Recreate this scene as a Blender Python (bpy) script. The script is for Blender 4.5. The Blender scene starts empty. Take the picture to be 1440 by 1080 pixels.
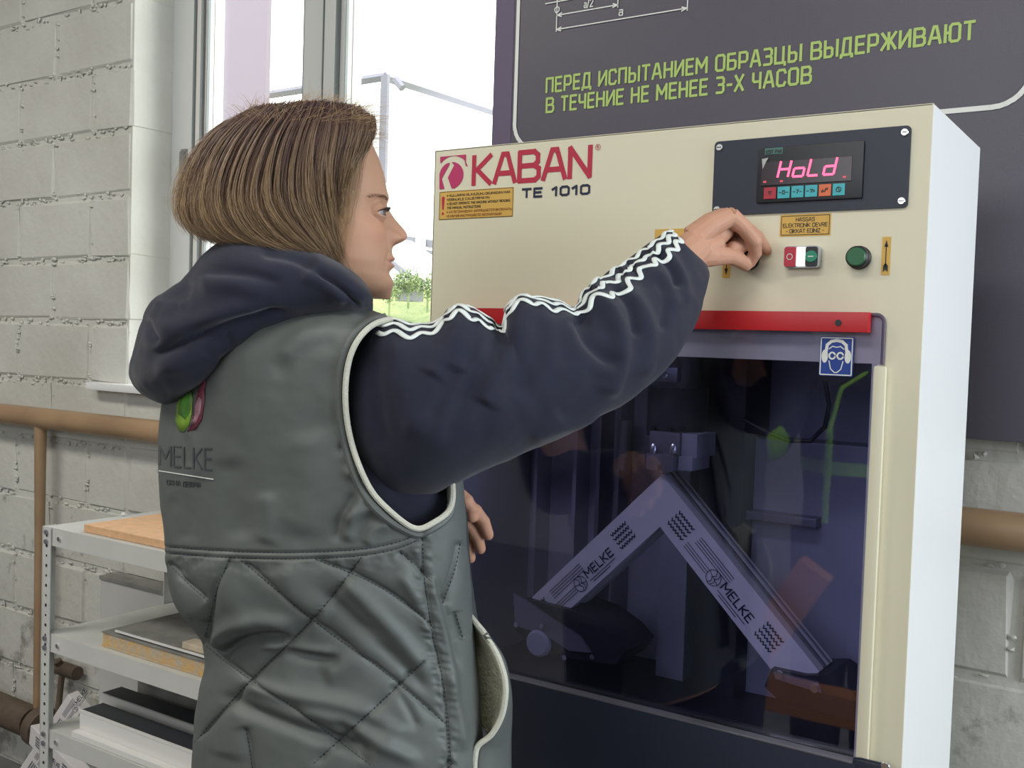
import bpy, bmesh, math, random
import numpy as np
from mathutils import Vector, Matrix
from mathutils.bvhtree import BVHTree
random.seed(7); RNG = np.random.default_rng(7)
PI = math.pi
scene = bpy.context.scene
COL = scene.collection

# ---------------------------------------------------------------- camera
FPX = 1458.354
_y, _p, _r = math.radians(33.736), math.radians(2.3197), math.radians(1.8534)
CF = np.array([-math.sin(_y)*math.cos(_p), math.cos(_y)*math.cos(_p), -math.sin(_p)])
CR = np.array([math.cos(_y), math.sin(_y), 0.0]); CU = np.cross(CR, CF)
CR, CU = math.cos(_r)*CR + math.sin(_r)*CU, -math.sin(_r)*CR + math.cos(_r)*CU
CC = np.array([0, -1.37, 1.5])
cd = bpy.data.cameras.new('camera'); cam = bpy.data.objects.new('camera', cd); COL.objects.link(cam)
cd.sensor_width = 36; cd.lens = FPX*36/1440; cd.clip_start = 0.02; cd.clip_end = 300
cam.matrix_world = Matrix(((CR[0], CU[0], -CF[0], CC[0]), (CR[1], CU[1], -CF[1], CC[1]), (CR[2], CU[2], -CF[2], CC[2]), (0, 0, 0, 1)))
scene.camera = cam

# ---------------------------------------------------------------- world, lights, exposure
scene.view_settings.view_transform = 'Standard'; scene.view_settings.look = 'None'
scene.view_settings.gamma = 1.0; scene.view_settings.use_curve_mapping = False
scene.view_settings.exposure = 0.0
w = bpy.data.worlds.new('overcast_sky'); scene.world = w; w.use_nodes = True
wn = w.node_tree.nodes; wn['Background'].inputs[0].default_value = (0.93, 0.96, 1.0, 1); wn['Background'].inputs[1].default_value = 4.6

def area(name, loc, target, sx, sy, power, col=(1, 1, 1)):
    l = bpy.data.lights.new(name, 'AREA'); l.shape = 'RECTANGLE'; l.size = sx; l.size_y = sy; l.energy = power; l.color = col
    o = bpy.data.objects.new(name, l); COL.objects.link(o); o.location = loc
    o.rotation_euler = (Vector(target)-Vector(loc)).to_track_quat('-Z', 'Y').to_euler()
    return o
area('ceiling_tube_light', (-0.6, -1.9, 3.35), (-0.6, -1.9, 0), 1.6, 0.5, 30, (1, 0.955, 0.87))
area('ceiling_tube_light', (-3.2, -1.6, 3.35), (-3.2, -1.6, 0), 1.6, 0.5, 52, (1, 0.955, 0.87))
area('side_window_daylight', (2.45, -0.1, 1.9), (-0.3, 0.1, 1.3), 1.6, 1.6, 86, (0.86, 0.93, 1.0))
area('rear_window_daylight', (-0.6, -4.7, 2.7), (-0.8, 0, 1.4), 3.0, 1.3, 52, (0.93, 0.96, 1.0))

sl = bpy.data.lights.new('reveal_fill_sun', 'SUN'); sl.energy = 2.6; sl.angle = math.radians(25); sl.color = (1, .98, .94); so_ = bpy.data.objects.new('reveal_fill_sun', sl); COL.objects.link(so_)  # added sun lamp, brightens the left window reveal; the sky itself is overcast
so_.rotation_euler = Vector((-.80, -.48, -.42)).to_track_quat('-Z', 'Y').to_euler()

# ---------------------------------------------------------------- measuring helpers
def ray(x, y): return CF + CR*(x-720)/FPX - CU*(y-540)/FPX
def pl(x, y, Y=0.0):                       # pixel -> point on the plane Y = const
    d = ray(x, y); return CC + d*(Y-CC[1])/d[1]
def dp(x, y, z): return CC + ray(x, y)*z   # pixel + distance -> point
def proj(P):
    d = np.asarray(P)-CC; z = d@CF; return 720+FPX*(d@CR)/z, 540-FPX*(d@CU)/z, z

# ---------------------------------------------------------------- object helpers
def raw(name, V, F, mat=None, parent=None, smooth=False):
    me = bpy.data.meshes.new(name); me.from_pydata([tuple(map(float, v)) for v in V], [], [tuple(map(int, f)) for f in F]); me.update()
    return fin(name, me, mat, parent, smooth)
def fin(name, me, mat=None, parent=None, smooth=False):
    if smooth: me.polygons.foreach_set('use_smooth', [True]*len(me.polygons))
    if mat:
        for m in (mat if isinstance(mat, (list, tuple)) else [mat]): me.materials.append(m)
    o = bpy.data.objects.new(name, me); COL.objects.link(o)
    if parent:
        o.parent = parent; o.matrix_parent_inverse = PINV.get(parent.name, Matrix())
    return o
PINV = {}
def tag(o, label=None, cat=None, group=None, kind=None):
    if label: o['label'] = label
    if cat: o['category'] = cat
    if group: o['group'] = group
    if kind: o['kind'] = kind
    return o
def thing(name, label, cat, loc=(0, 0, 0), group=None):
    o = bpy.data.objects.new(name, None); COL.objects.link(o); o.location = tuple(map(float, loc)); o.empty_display_size = .05
    PINV[o.name] = Matrix.Translation(-Vector(o.location))
    return tag(o, label, cat, group)
def lab(o, t): o['label'] = t; return o

class MB:
    def __init__(s): s.V = []; s.F = []
    def add(s, V, F):
        n = len(s.V); s.V += [tuple(map(float, v)) for v in V]; s.F += [tuple(i+n for i in f) for f in F]; return s
    def box(s, a, b, bev=0.0):
        a, b = np.minimum(a, b), np.maximum(a, b)
        if bev <= 0:
            V = [(x, y, z) for x in (a[0], b[0]) for y in (a[1], b[1]) for z in (a[2], b[2])]
            return s.add(V, [(0, 1, 3, 2), (4, 6, 7, 5), (0, 4, 5, 1), (2, 3, 7, 6), (0, 2, 6, 4), (1, 5, 7, 3)])
        bm = bmesh.new(); bmesh.ops.create_cube(bm, size=1)
        for v in bm.verts: v.co = Vector([(a[i]+b[i])/2 + v.co[i]*(b[i]-a[i]) for i in range(3)])
        bmesh.ops.bevel(bm, geom=bm.edges[:], offset=bev, segments=2, profile=.7, affect='EDGES')
        s.bm(bm); bm.free(); return s
    def bm(s, bm, M=None):
        bm.verts.index_update()
        s.add([(M @ v.co if M else v.co) for v in bm.verts], [[v.index for v in f.verts] for f in bm.faces])
    def obox(s, c, ex, ey, ez, bev=0.0):   # oriented box: centre and three half-vectors
        bm = bmesh.new(); bmesh.ops.create_cube(bm, size=2)
        L = [np.linalg.norm(e) for e in (ex, ey, ez)]
        for v in bm.verts: v.co = Vector([v.co[i]*L[i] for i in range(3)])
        if bev: bmesh.ops.bevel(bm, geom=bm.edges[:], offset=bev, segments=2, profile=.7, affect='EDGES')
        U = [np.array(e)/l for e, l in zip((ex, ey, ez), L)]
        for v in bm.verts: v.co = Vector(np.array(c)+U[0]*v.co[0]+U[1]*v.co[1]+U[2]*v.co[2])
        bm.verts.index_update(); s.bm(bm); bm.free(); return s
    def tube(s, pts, rad, n=10, caps=True):
        pts = [np.array(p, float) for p in pts]; k = len(pts)
        rad = rad if hasattr(rad, '__len__') else [rad]*k
        up = None; base = len(s.V); V = []
        for i, p in enumerate(pts):
            t = pts[min(i+1, k-1)]-pts[max(i-1, 0)]; t = t/(np.linalg.norm(t)+1e-12)
            if up is None:
                up = np.array([0, 0, 1.]) if abs(t[2]) < .9 else np.array([1., 0, 0])
            a = up - t*(up@t); a /= np.linalg.norm(a)+1e-12; up = a; b = np.cross(t, a)
            for j in range(n):
                th = 2*PI*j/n; V.append(p + rad[i]*(math.cos(th)*a+math.sin(th)*b))
        F = [(i*n+j, i*n+(j+1) % n, (i+1)*n+(j+1) % n, (i+1)*n+j) for i in range(k-1) for j in range(n)]
        if caps: F += [tuple(range(n-1, -1, -1)), tuple((k-1)*n+j for j in range(n))]
        return s.add(V, F)
    def disc(s, c, nrm, r, h, n=20, bev=0.0):  # solid disc from c along nrm
        c = np.array(c, float); nrm = np.array(nrm, float)
        if bev: return s.tube([c, c+nrm*(h-bev), c+nrm*h], [r, r, r-bev], n)
        return s.tube([c, c+nrm*h], r, n)
    def prism(s, poly, d):                 # planar 3-D polygon extruded along d
        n = len(poly); P = [np.array(p, float) for p in poly]; d = np.array(d, float)
        F = [tuple(range(n)), tuple(range(2*n-1, n-1, -1))] + [(i, i+n, (i+1) % n+n, (i+1) % n) for i in range(n)]
        return s.add(P+[p+d for p in P], F)
    def obj(s, name, mat, parent=None, smooth=False, norm=True):
        o = raw(name, s.V, s.F, mat, parent, smooth)
        if norm:
            bm = bmesh.new(); bm.from_mesh(o.data); bmesh.ops.recalc_face_normals(bm, faces=bm.faces[:]); bm.to_mesh(o.data); bm.free()
        if smooth == 'auto':
            o.data.polygons.foreach_set('use_smooth', [True]*len(o.data.polygons)); o.data.set_sharp_from_angle(angle=math.radians(35))
        return o

def rrect(x0, x1, z0, z1, r, n=5):
    P = []
    for cx, cz, a0 in ((x1-r, z1-r, 0), (x0+r, z1-r, 90), (x0+r, z0+r, 180), (x1-r, z0+r, 270)):
        for k in range(n+1):
            a = math.radians(a0+90*k/n); P.append((cx+r*math.cos(a), cz+r*math.sin(a)))
    return P
def plate(name, x0, x1, z0, z1, y, th, r, mat, parent):   # rounded plate in the XZ plane, front at y-th
    return MB().prism([(x, y, z) for x, z in rrect(x0, x1, z0, z1, r)], (0, -th, 0)).obj(name, mat, parent)

# ---------------------------------------------------------------- materials
def srgb(r, g, b):
    f = lambda c: (c/255/12.92) if c/255 <= .04045 else ((c/255+.055)/1.055)**2.4
    return (f(r), f(g), f(b))
def mat(name, col, rough=.5, metal=0, bump=None, vary=None, spec=.5, emit=None, sheen=0, coat=0):
    m = bpy.data.materials.new(name); m.use_nodes = True; nt = m.node_tree; b = nt.nodes['Principled BSDF']
    b.inputs['Base Color'].default_value = (*col, 1); b.inputs['Roughness'].default_value = rough; b.inputs['Metallic'].default_value = metal
    b.inputs['Specular IOR Level'].default_value = spec
    if sheen: b.inputs['Sheen Weight'].default_value = sheen; b.inputs['Sheen Roughness'].default_value = .5
    if coat: b.inputs['Coat Weight'].default_value = coat; b.inputs['Coat Roughness'].default_value = .15
    if emit: b.inputs['Emission Color'].default_value = (*emit[0], 1); b.inputs['Emission Strength'].default_value = emit[1]
    tc = nt.nodes.new('ShaderNodeTexCoord')
    if vary:   # (scale, amount) tone variation
        n = nt.nodes.new('ShaderNodeTexNoise'); n.inputs['Scale'].default_value = vary[0]; n.inputs['Detail'].default_value = 6
        nt.links.new(tc.outputs['Object'], n.inputs['Vector'])
        r = nt.nodes.new('ShaderNodeValToRGB'); r.color_ramp.elements[0].position = .3; r.color_ramp.elements[1].position = .7
        k = vary[1]; c2 = vary[2] if len(vary) > 2 else tuple(c*(1-k) for c in col)
        r.color_ramp.elements[0].color = (*c2, 1); r.color_ramp.elements[1].color = (*[min(1, c*(1+k*.4)) for c in col], 1)
        nt.links.new(n.outputs['Fac'], r.inputs['Fac']); nt.links.new(r.outputs['Color'], b.inputs['Base Color'])
    if bump:   # (scale, strength, distance)
        n = nt.nodes.new('ShaderNodeTexNoise'); n.inputs['Scale'].default_value = bump[0]; n.inputs['Detail'].default_value = 5
        nt.links.new(tc.outputs['Object'], n.inputs['Vector'])
        q = nt.nodes.new('ShaderNodeBump'); q.inputs['Strength'].default_value = bump[1]; q.inputs['Distance'].default_value = bump[2]
        nt.links.new(n.outputs['Fac'], q.inputs['Height']); nt.links.new(q.outputs['Normal'], b.inputs['Normal'])
    return m
def thin_glass(name, tint, refl=1.0, ior=1.5):
    m = bpy.data.materials.new(name); m.use_nodes = True; nt = m.node_tree; N = nt.nodes; N.remove(N['Principled BSDF'])
    t = N.new('ShaderNodeBsdfTransparent'); t.inputs[0].default_value = (*tint, 1)
    g = N.new('ShaderNodeBsdfGlossy'); g.inputs['Roughness'].default_value = .02; g.inputs['Color'].default_value = (refl, refl, refl, 1)
    f = N.new('ShaderNodeFresnel'); ge = N.new('ShaderNodeNewGeometry'); mr = N.new('ShaderNodeMapRange')   # same reflectance on both faces of the thin sheet
    mr.inputs['To Min'].default_value = ior; mr.inputs['To Max'].default_value = 1/ior; nt.links.new(ge.outputs['Backfacing'], mr.inputs['Value']); nt.links.new(mr.outputs[0], f.inputs['IOR'])
    x = N.new('ShaderNodeMixShader'); nt.links.new(f.outputs[0], x.inputs[0]); nt.links.new(t.outputs[0], x.inputs[1]); nt.links.new(g.outputs[0], x.inputs[2])
    nt.links.new(x.outputs[0], N['Material Output'].inputs['Surface']); return m
def paint_wall(name):
    m = mat(name, (.60, .595, .54), .75); nt = m.node_tree; N = nt.nodes; L = nt.links; b = N['Principled BSDF']
    g = N.new('ShaderNodeNewGeometry')
    n1 = N.new('ShaderNodeTexNoise'); n1.inputs['Scale'].default_value = 2.2; n1.inputs['Detail'].default_value = 5; L.new(g.outputs['Position'], n1.inputs['Vector'])
    r1 = N.new('ShaderNodeValToRGB'); r1.color_ramp.elements[0].position = .35; r1.color_ramp.elements[1].position = .65
    r1.color_ramp.elements[0].color = (.52, .515, .47, 1); r1.color_ramp.elements[1].color = (.62, .62, .575, 1); L.new(n1.outputs['Fac'], r1.inputs['Fac'])
    # bare grey patches and grime, more of them near the floor
    sx = N.new('ShaderNodeSeparateXYZ'); L.new(g.outputs['Position'], sx.inputs[0])
    mr = N.new('ShaderNodeMapRange'); mr.inputs['From Min'].default_value = 1.3; mr.inputs['From Max'].default_value = .1; mr.inputs['To Min'].default_value = -.06; mr.inputs['To Max'].default_value = .17
    L.new(sx.outputs['Z'], mr.inputs['Value'])
    n2 = N.new('ShaderNodeTexNoise'); n2.inputs['Scale'].default_value = 9; n2.inputs['Detail'].default_value = 8; n2.inputs['Roughness'].default_value = .65; L.new(g.outputs['Position'], n2.inputs['Vector'])
    ad = N.new('ShaderNodeMath'); ad.operation = 'ADD'; L.new(n2.outputs['Fac'], ad.inputs[0]); L.new(mr.outputs[0], ad.inputs[1])
    r2 = N.new('ShaderNodeValToRGB'); r2.color_ramp.elements[0].position = .63; r2.color_ramp.elements[1].position = .74
    r2.color_ramp.elements[0].color = (0, 0, 0, 1); r2.color_ramp.elements[1].color = (.8, .8, .8, 1); L.new(ad.outputs[0], r2.inputs['Fac'])
    mx = N.new('ShaderNodeMixRGB'); L.new(r2.outputs[0], mx.inputs['Fac']); L.new(r1.outputs[0], mx.inputs[1]); mx.inputs[2].default_value = (.22, .21, .19, 1)
    L.new(mx.outputs[0], b.inputs['Base Color'])
    n3 = N.new('ShaderNodeTexNoise'); n3.inputs['Scale'].default_value = 35; n3.inputs['Detail'].default_value = 7; L.new(g.outputs['Position'], n3.inputs['Vector'])
    q = N.new('ShaderNodeBump'); q.inputs['Strength'].default_value = .5; q.inputs['Distance'].default_value = .006; L.new(n3.outputs['Fac'], q.inputs['Height']); L.new(q.outputs[0], b.inputs['Normal'])
    return m
M = {}
M['wall'] = paint_wall('painted_block_wall')
M['plaster'] = mat('grey_plaster', (.42, .41, .40), .8, vary=(3, .15), bump=(20, .2, .003))
M['floor'] = mat('concrete_floor', (.17, .17, .17), .6, vary=(4, .3), bump=(30, .2, .003))
M['ceiling'] = mat('ceiling_paint', (.6, .6, .58), .8)
M['upvc'] = mat('white_window_plastic', (.62, .63, .62), .35)
M['gasket'] = mat('dark_rubber_gasket', (.03, .033, .04), .6)
M['seal_grey'] = mat('grey_window_seal', (.26, .29, .29), .6)
M['glass'] = thin_glass('window_glass', (.97, .98, .98))
M['cream'] = mat('cream_powder_coat', srgb(226, 221, 196), .42, bump=(260, .06, .0006), vary=(1.5, .03))
M['side_white'] = mat('off_white_side_coat', (.80, .81, .80), .42, bump=(260, .05, .0005), vary=(1.5, .02))
M['inner'] = mat('grey_inner_sheet_metal', (.40, .40, .46), .5, vary=(3, .15))
M['dark_iron'] = mat('dark_iron', (.022, .023, .032), .45, vary=(6, .4))
M['steel'] = mat('machined_steel', (.30, .29, .34), .38, .7, vary=(12, .2))
M['chrome'] = mat('bright_screw_steel', (.75, .75, .74), .25, 1)
M['navy_plate'] = mat('dark_navy_plate', (.016, .022, .042), .45, bump=(300, .1, .0004))
M['black'] = mat('black_plastic', (.012, .013, .018), .4)
M['display'] = mat('dark_display_window', (.02, .006, .012), .2)
M['red'] = mat('red_painted_bar', (.50, .012, .018), .4)
M['logo_red'] = mat('crimson_logo_print', (.47, .018, .055), .5)
M['magenta'] = mat('magenta_logo_print', (.50, .03, .13), .5)
M['navy_ink'] = mat('navy_ink', (.012, .018, .05), .5)
M['ink'] = mat('black_ink', (.02, .02, .02), .5)
M['orange_ink'] = mat('brown_orange_ink', (.30, .10, .02), .5)
M['yellow'] = mat('yellow_sticker', (.68, .42, .09), .5)
M['led'] = mat('red_led_segments', (.3, .02, .06), .4, emit=((1.0, .09, .20), 2.6))
M['led_dim'] = mat('dim_red_led', (.3, .05, .06), .4, emit=((1.0, .10, .15), .55))
M['cyan'] = mat('cyan_key', (.05, .44, .50), .4)
M['key_red'] = mat('red_key', (.42, .02, .04), .4)
M['key_orange'] = mat('orange_key', (.72, .16, .06), .4)
M['teal'] = mat('teal_print', (.06, .17, .15), .5)
M['btn_green'] = mat('green_push_button', (.015, .12, .045), .4, bump=(500, .05, .0004))
M['btn_green2'] = mat('bright_green_button', (.01, .25, .14), .35)
M['btn_red'] = mat('red_push_button', (.50, .02, .05), .35)
M['lamp_white'] = mat('lit_white_indicator', (.9, .9, .9), .3, emit=((1, 1, 1), 1.3))
M['white_ink'] = mat('white_ink', (.82, .84, .80), .5)
M['clear_bezel'] = mat('grey_clear_bezel', (.42, .43, .43), .2, coat=.5)
M['cover'] = thin_glass('purple_tinted_polycarbonate', (.79, .80, .94), .95, 1.7)
M['cover_edge'] = mat('purple_tinted_edge', (.10, .08, .12), .3)
M['sign_blue'] = mat('blue_sign', (.012, .05, .30), .4)
M['pvc'] = mat('white_pvc', (.74, .73, .71), .35)
M['film'] = mat('protective_film_white', (.72, .69, .70), .3, bump=(14, .15, .004))
M['poster'] = mat('charcoal_banner', (.088, .080, .108), .42, vary=(300, .10))
M['poster_edge'] = mat('purple_banner_edge', (.12, .09, .16), .5)
M['lime'] = mat('lime_print', (.46, .62, .17), .5)
M['pipe'] = mat('ochre_painted_pipe', (.36, .235, .135), .38, vary=(5, .22))
M['rust'] = mat('grimy_brown_pipe', (.12, .085, .06), .7, vary=(12, .5), bump=(30, .4, .004))
M['rack'] = mat('galvanised_painted_rack', (.58, .585, .56), .42, vary=(8, .08))
M['board'] = mat('raw_particle_board', (.66, .40, .22), .6, vary=(40, .15), bump=(200, .1, .001))
M['foam'] = mat('chipped_yellow_foam_core', (.52, .32, .11), .9, vary=(45, .35, (.42, .40, .34)), bump=(80, .8, .004))
M['grey_sheet'] = mat('scuffed_grey_sheet', (.23, .225, .21), .6, vary=(18, .3))
M['box_white'] = mat('off_white_carton', (.50, .50, .48), .7, vary=(4, .1))
M['slot_dark'] = mat('dark_slot', (.03, .03, .03), .7)
M['grass'] = mat('yellow_green_grass', (.30, .32, .13), .9, vary=(1.3, .4, (.16, .22, .09)), bump=(6, 1, .15))  # yellow-green grass, tone mottled at random
M['house_white'] = mat('white_render', (.82, .83, .84), .8)
M['house_pink'] = mat('pinkish_grey_cladding', (.20, .165, .19), .8)
M['house_grey'] = mat('pale_grey_trim', (.20, .195, .22), .8)

# ---------------------------------------------------------------- stroke lettering
G = {
 'A': (.72, [[(0, 0), (.28, 1), (.44, 1), (.72, 0)], [(.12, .32), (.60, .32)]]),
 'B': (.66, [[(0, 0), (0, 1), (.5, 1), (.62, .88), (.62, .64), (.5, .52), (.1, .52)], [(.5, .52), (.66, .4), (.66, .12), (.54, 0), (0, 0)]]),
 'C': (.6, [[(.6, .8), (.5, 1), (.12, 1), (0, .88), (0, .12), (.12, 0), (.5, 0), (.6, .2)]]),
 'D': (.64, [[(0, 0), (0, 1), (.5, 1), (.64, .84), (.64, .16), (.5, 0), (0, 0)]]),
 'E': (.54, [[(.54, 1), (0, 1), (0, 0), (.54, 0)], [(0, .52), (.48, .52)]]),
 'F': (.52, [[(.52, 1), (0, 1), (0, 0)], [(0, .52), (.46, .52)]]),
 'G': (.62, [[(.6, .85), (.5, 1), (.12, 1), (0, .88), (0, .12), (.12, 0), (.6, 0), (.6, .48), (.34, .48)]]),
 'H': (.62, [[(0, 0), (0, 1)], [(.62, 0), (.62, 1)], [(0, .52), (.62, .52)]]),
 'I': (.0, [[(0, 0), (0, 1)]]),
 'K': (.6, [[(0, 0), (0, 1)], [(.6, 1), (.12, .52), (.6, 0)]]),
 'L': (.5, [[(0, 1), (0, 0), (.5, 0)]]),
 'M': (.8, [[(0, 0), (0, 1), (.4, .35), (.8, 1), (.8, 0)]]),
 'N': (.64, [[(0, 0), (0, 1), (.64, 0), (.64, 1)]]),
 'O': (.64, [[(.12, 0), (0, .12), (0, .88), (.12, 1), (.52, 1), (.64, .88), (.64, .12), (.52, 0), (.12, 0)]]),
 'P': (.6, [[(0, 0), (0, 1), (.48, 1), (.6, .88), (.6, .5), (.48, .38), (0, .38)]]),
 'R': (.62, [[(0, 0), (0, 1), (.48, 1), (.6, .88), (.6, .6), (.48, .48), (0, .48)], [(.3, .48), (.62, 0)]]),
 'S': (.6, [[(.6, .85), (.48, 1), (.12, 1), (0, .88), (0, .64), (.12, .53), (.48, .5), (.6, .38), (.6, .12), (.48, 0), (.12, 0), (0, .15)]]),
 'T': (.6, [[(0, 1), (.6, 1)], [(.3, 1), (.3, 0)]]),
 'U': (.62, [[(0, 1), (0, .12), (.12, 0), (.5, 0), (.62, .12), (.62, 1)]]),
 'V': (.64, [[(0, 1), (.32, 0), (.64, 1)]]),
 'W': (.86, [[(0, 1), (.2, 0), (.43, .7), (.66, 0), (.86, 1)]]), 'Г': (.5, [[(0, 0), (0, 1), (.5, 1)]]), 'Л': (.6, [[(0, 0), (.16, 1), (.6, 1), (.6, 0)]]),
 'Ь': (.52, [[(0, 1), (0, 0), (.4, 0), (.52, .12), (.52, .46), (.4, .56), (0, .56)]]), 'Щ': (.8, [[(0, 1), (0, 0), (.8, 0), (.8, -.16)], [(.36, 1), (.36, 0)], [(.7, 1), (.7, 0)]]), 'Я': (.6, [[(.6, 0), (.6, 1), (.12, 1), (0, .88), (0, .6), (.12, .48), (.6, .48)], [(.3, .48), (0, 0)]]),
 'Э': (.56, [[(0, 1), (.44, 1), (.56, .88), (.56, .12), (.44, 0), (0, 0)], [(.16, .5), (.56, .5)]]), 'У': (.6, [[(0, 1), (.3, .45)], [(.6, 1), (.2, 0), (0, 0)]]),
 'Y': (.6, [[(0, 1), (.3, .5), (.6, 1)], [(.3, .5), (.3, 0)]]),
 'Z': (.58, [[(0, 1), (.58, 1), (0, 0), (.58, 0)]]),
 'X': (.62, [[(0, 0), (.62, 1)], [(0, 1), (.62, 0)]]),
 '0': (.56, [[(.12, 0), (0, .15), (0, .85), (.12, 1), (.44, 1), (.56, .85), (.56, .15), (.44, 0), (.12, 0)]]),
 '1': (.34, [[(0, .74), (.28, 1), (.28, 0)]]),
 '2': (.56, [[(0, .8), (.12, 1), (.44, 1), (.56, .85), (.56, .6), (0, 0), (.56, 0)]]),
 '3': (.56, [[(0, 1), (.44, 1), (.56, .88), (.56, .64), (.44, .52), (.16, .52)], [(.44, .52), (.56, .4), (.56, .12), (.44, 0), (0, 0)]]),
 '-': (.34, [[(0, .45), (.34, .45)]]), '/': (.36, [[(0, -.1), (.36, 1.1)]]), '.': (.05, [[(0, 0), (.05, 0)]]), '>': (.4, [[(0, .9), (.4, .5), (0, .1), (0, .9)]]),
 'a': (.44, [[(.05, .6), (.4, .6), (.44, .5), (.44, 0), (.08, 0), (0, .1), (0, .28), (.08, .34), (.44, .34)]]),
 'İ': (.0, [[(0, 0), (0, 1)], [(0, 1.2), (0, 1.26)]]),
 'П': (.6, [[(0, 0), (0, 1), (.6, 1), (.6, 0)]]),
 'Д': (.74, [[(0, -.16), (0, 0), (.74, 0), (.74, -.16)], [(.1, 0), (.18, 1), (.62, 1), (.62, 0)]]),
 'И': (.64, [[(0, 1), (0, 0), (.64, 1), (.64, 0)]]),
 'Ы': (.86, [[(0, 1), (0, 0), (.4, 0), (.52, .12), (.52, .46), (.4, .56), (0, .56)], [(.86, 0), (.86, 1)]]),
 'Б': (.6, [[(.54, 1), (0, 1), (0, 0), (.48, 0), (.6, .12), (.6, .46), (.48, .56), (0, .56)]]),
 'З': (.56, [[(0, 1), (.44, 1), (.56, .88), (.56, .64), (.44, .52), (.16, .52)], [(.44, .52), (.56, .4), (.56, .12), (.44, 0), (0, 0)]]),
 'Ц': (.72, [[(0, 1), (0, 0), (.72, 0), (.72, -.16)], [(.58, 1), (.58, 0)]]),
 'Ж': (.92, [[(.46, 0), (.46, 1)], [(0, 1), (.36, .52), (0, 0)], [(.92, 1), (.56, .52), (.92, 0)], [(.36, .52), (.56, .52)]]),
 'Ю': (.9, [[(0, 0), (0, 1)], [(0, .52), (.3, .52)], [(.42, 0), (.3, .12), (.3, .88), (.42, 1), (.78, 1), (.9, .88), (.9, .12), (.78, 0), (.42, 0)]]),
 'Ч': (.56, [[(0, 1), (0, .54), (.1, .44), (.56, .44)], [(.56, 1), (.56, 0)]]),
}
for c, l in {'Е': 'E', 'Р': 'P', 'С': 'C', 'Т': 'T', 'А': 'A', 'Н': 'H', 'М': 'M', 'О': 'O', 'В': 'B', 'Х': 'X', 'К': 'K'}.items(): G[c] = G[l]
SK = [0]
def strokes(mb, lines, o, ux, uy, wid, lift, join=True):
    """flat raised strokes: lines in 2-D units, o + x*ux + y*uy, stroke width wid (world), thickness along n"""
    o, ux, uy = (np.array(v, float) for v in (o, ux, uy)); n = np.cross(ux, uy); n /= np.linalg.norm(n); d = n*lift
    for ln in lines:
        P = [o+ux*x+uy*y for x, y in ln]
        for q_, (a, b) in enumerate(zip(P[:-1], P[1:])):
            t = b-a; SK[0] += 1; d = n*(lift*(1+.13*((SK[0]*5) % 11))); L = np.linalg.norm(t)
            if L < 1e-7: continue
            t /= L; s = np.cross(n, t)*wid/2; e = t*wid*.32
            a2, b2 = a-e, b+e
            mb.add([a2-s+d, b2-s+d, b2+s+d, a2+s+d], [(0, 1, 2, 3)])
def text_lines(s, gap=.2, space=.42):
    x = 0; out = []
    for c in s:
        if c == ' ': x += space; continue
        wd, ls = G[c]; out += [[(x+px, py) for px, py in l] for l in ls]; x += wd+gap
    return out, x-gap
def lettering(name, s, o, e, up, mat_, parent, thick=.16, lift=.0006, gap=.2, space=.42, slant=0):
    """text from point o to point e (baseline), letter height vector up"""
    ls, W = text_lines(s, gap, space); o = np.array(o, float); e = np.array(e, float); up = np.array(up, float)
    if slant: ls = [[(x+slant*y, y) for x, y in l] for l in ls]
    mb = MB(); strokes(mb, ls, o, (e-o)/W, up, np.linalg.norm(up)*thick, lift)
    return mb.obj(name, mat_, parent, norm=False)
# ================================================================ ROOM SHELL
WY = .62
def struct(o): o['kind'] = 'structure'; return o
struct(MB().box((-7, -5, -.1), (3, .9, 0)).obj('floor', M['floor']))
struct(MB().box((-7, -5, 3.45), (3, .9, 3.55)).obj('ceiling', M['ceiling']))
struct(MB().box((-7, -5.1, 0), (3, -5, 3.45)).obj('wall_rear', M['plaster']))
struct(MB().box((2.9, -5, 0), (3, .9, 3.45)).obj('wall_right', M['plaster']))
struct(MB().box((-7.1, -5, 0), (-7, .9, 3.45)).obj('wall_left', M['plaster']))
WX0, WX1, WZ0, WZ1 = -2.747, -1.25, 1.315, 2.95      # window opening
wall = thing('wall_front', None, None, (-1.5, WY, 0)); struct(wall); 
# mortar core, set back from the block faces on both sides of the opening
mb = MB()
for a, b in (((-4.6, WY+.006, 0), (WX0-.006, WY+.19, 3.45)), ((WX1+.006, WY+.006, 0), (3, WY+.19, 3.45)), ((WX0-.006, WY+.006, 0), (WX1+.006, WY+.19, WZ0-.012)), ((WX0-.006, WY+.006, WZ1+.012), (WX1+.006, WY+.19, 3.45))):
    mb.box(a, b)
mb.obj('mortar', M['wall'], wall)
struct(MB().box((-7, WY+.0, 0), (-4.6, WY+.2, 3.45)).obj('wall_front_far_end', M['wall']))
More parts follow.
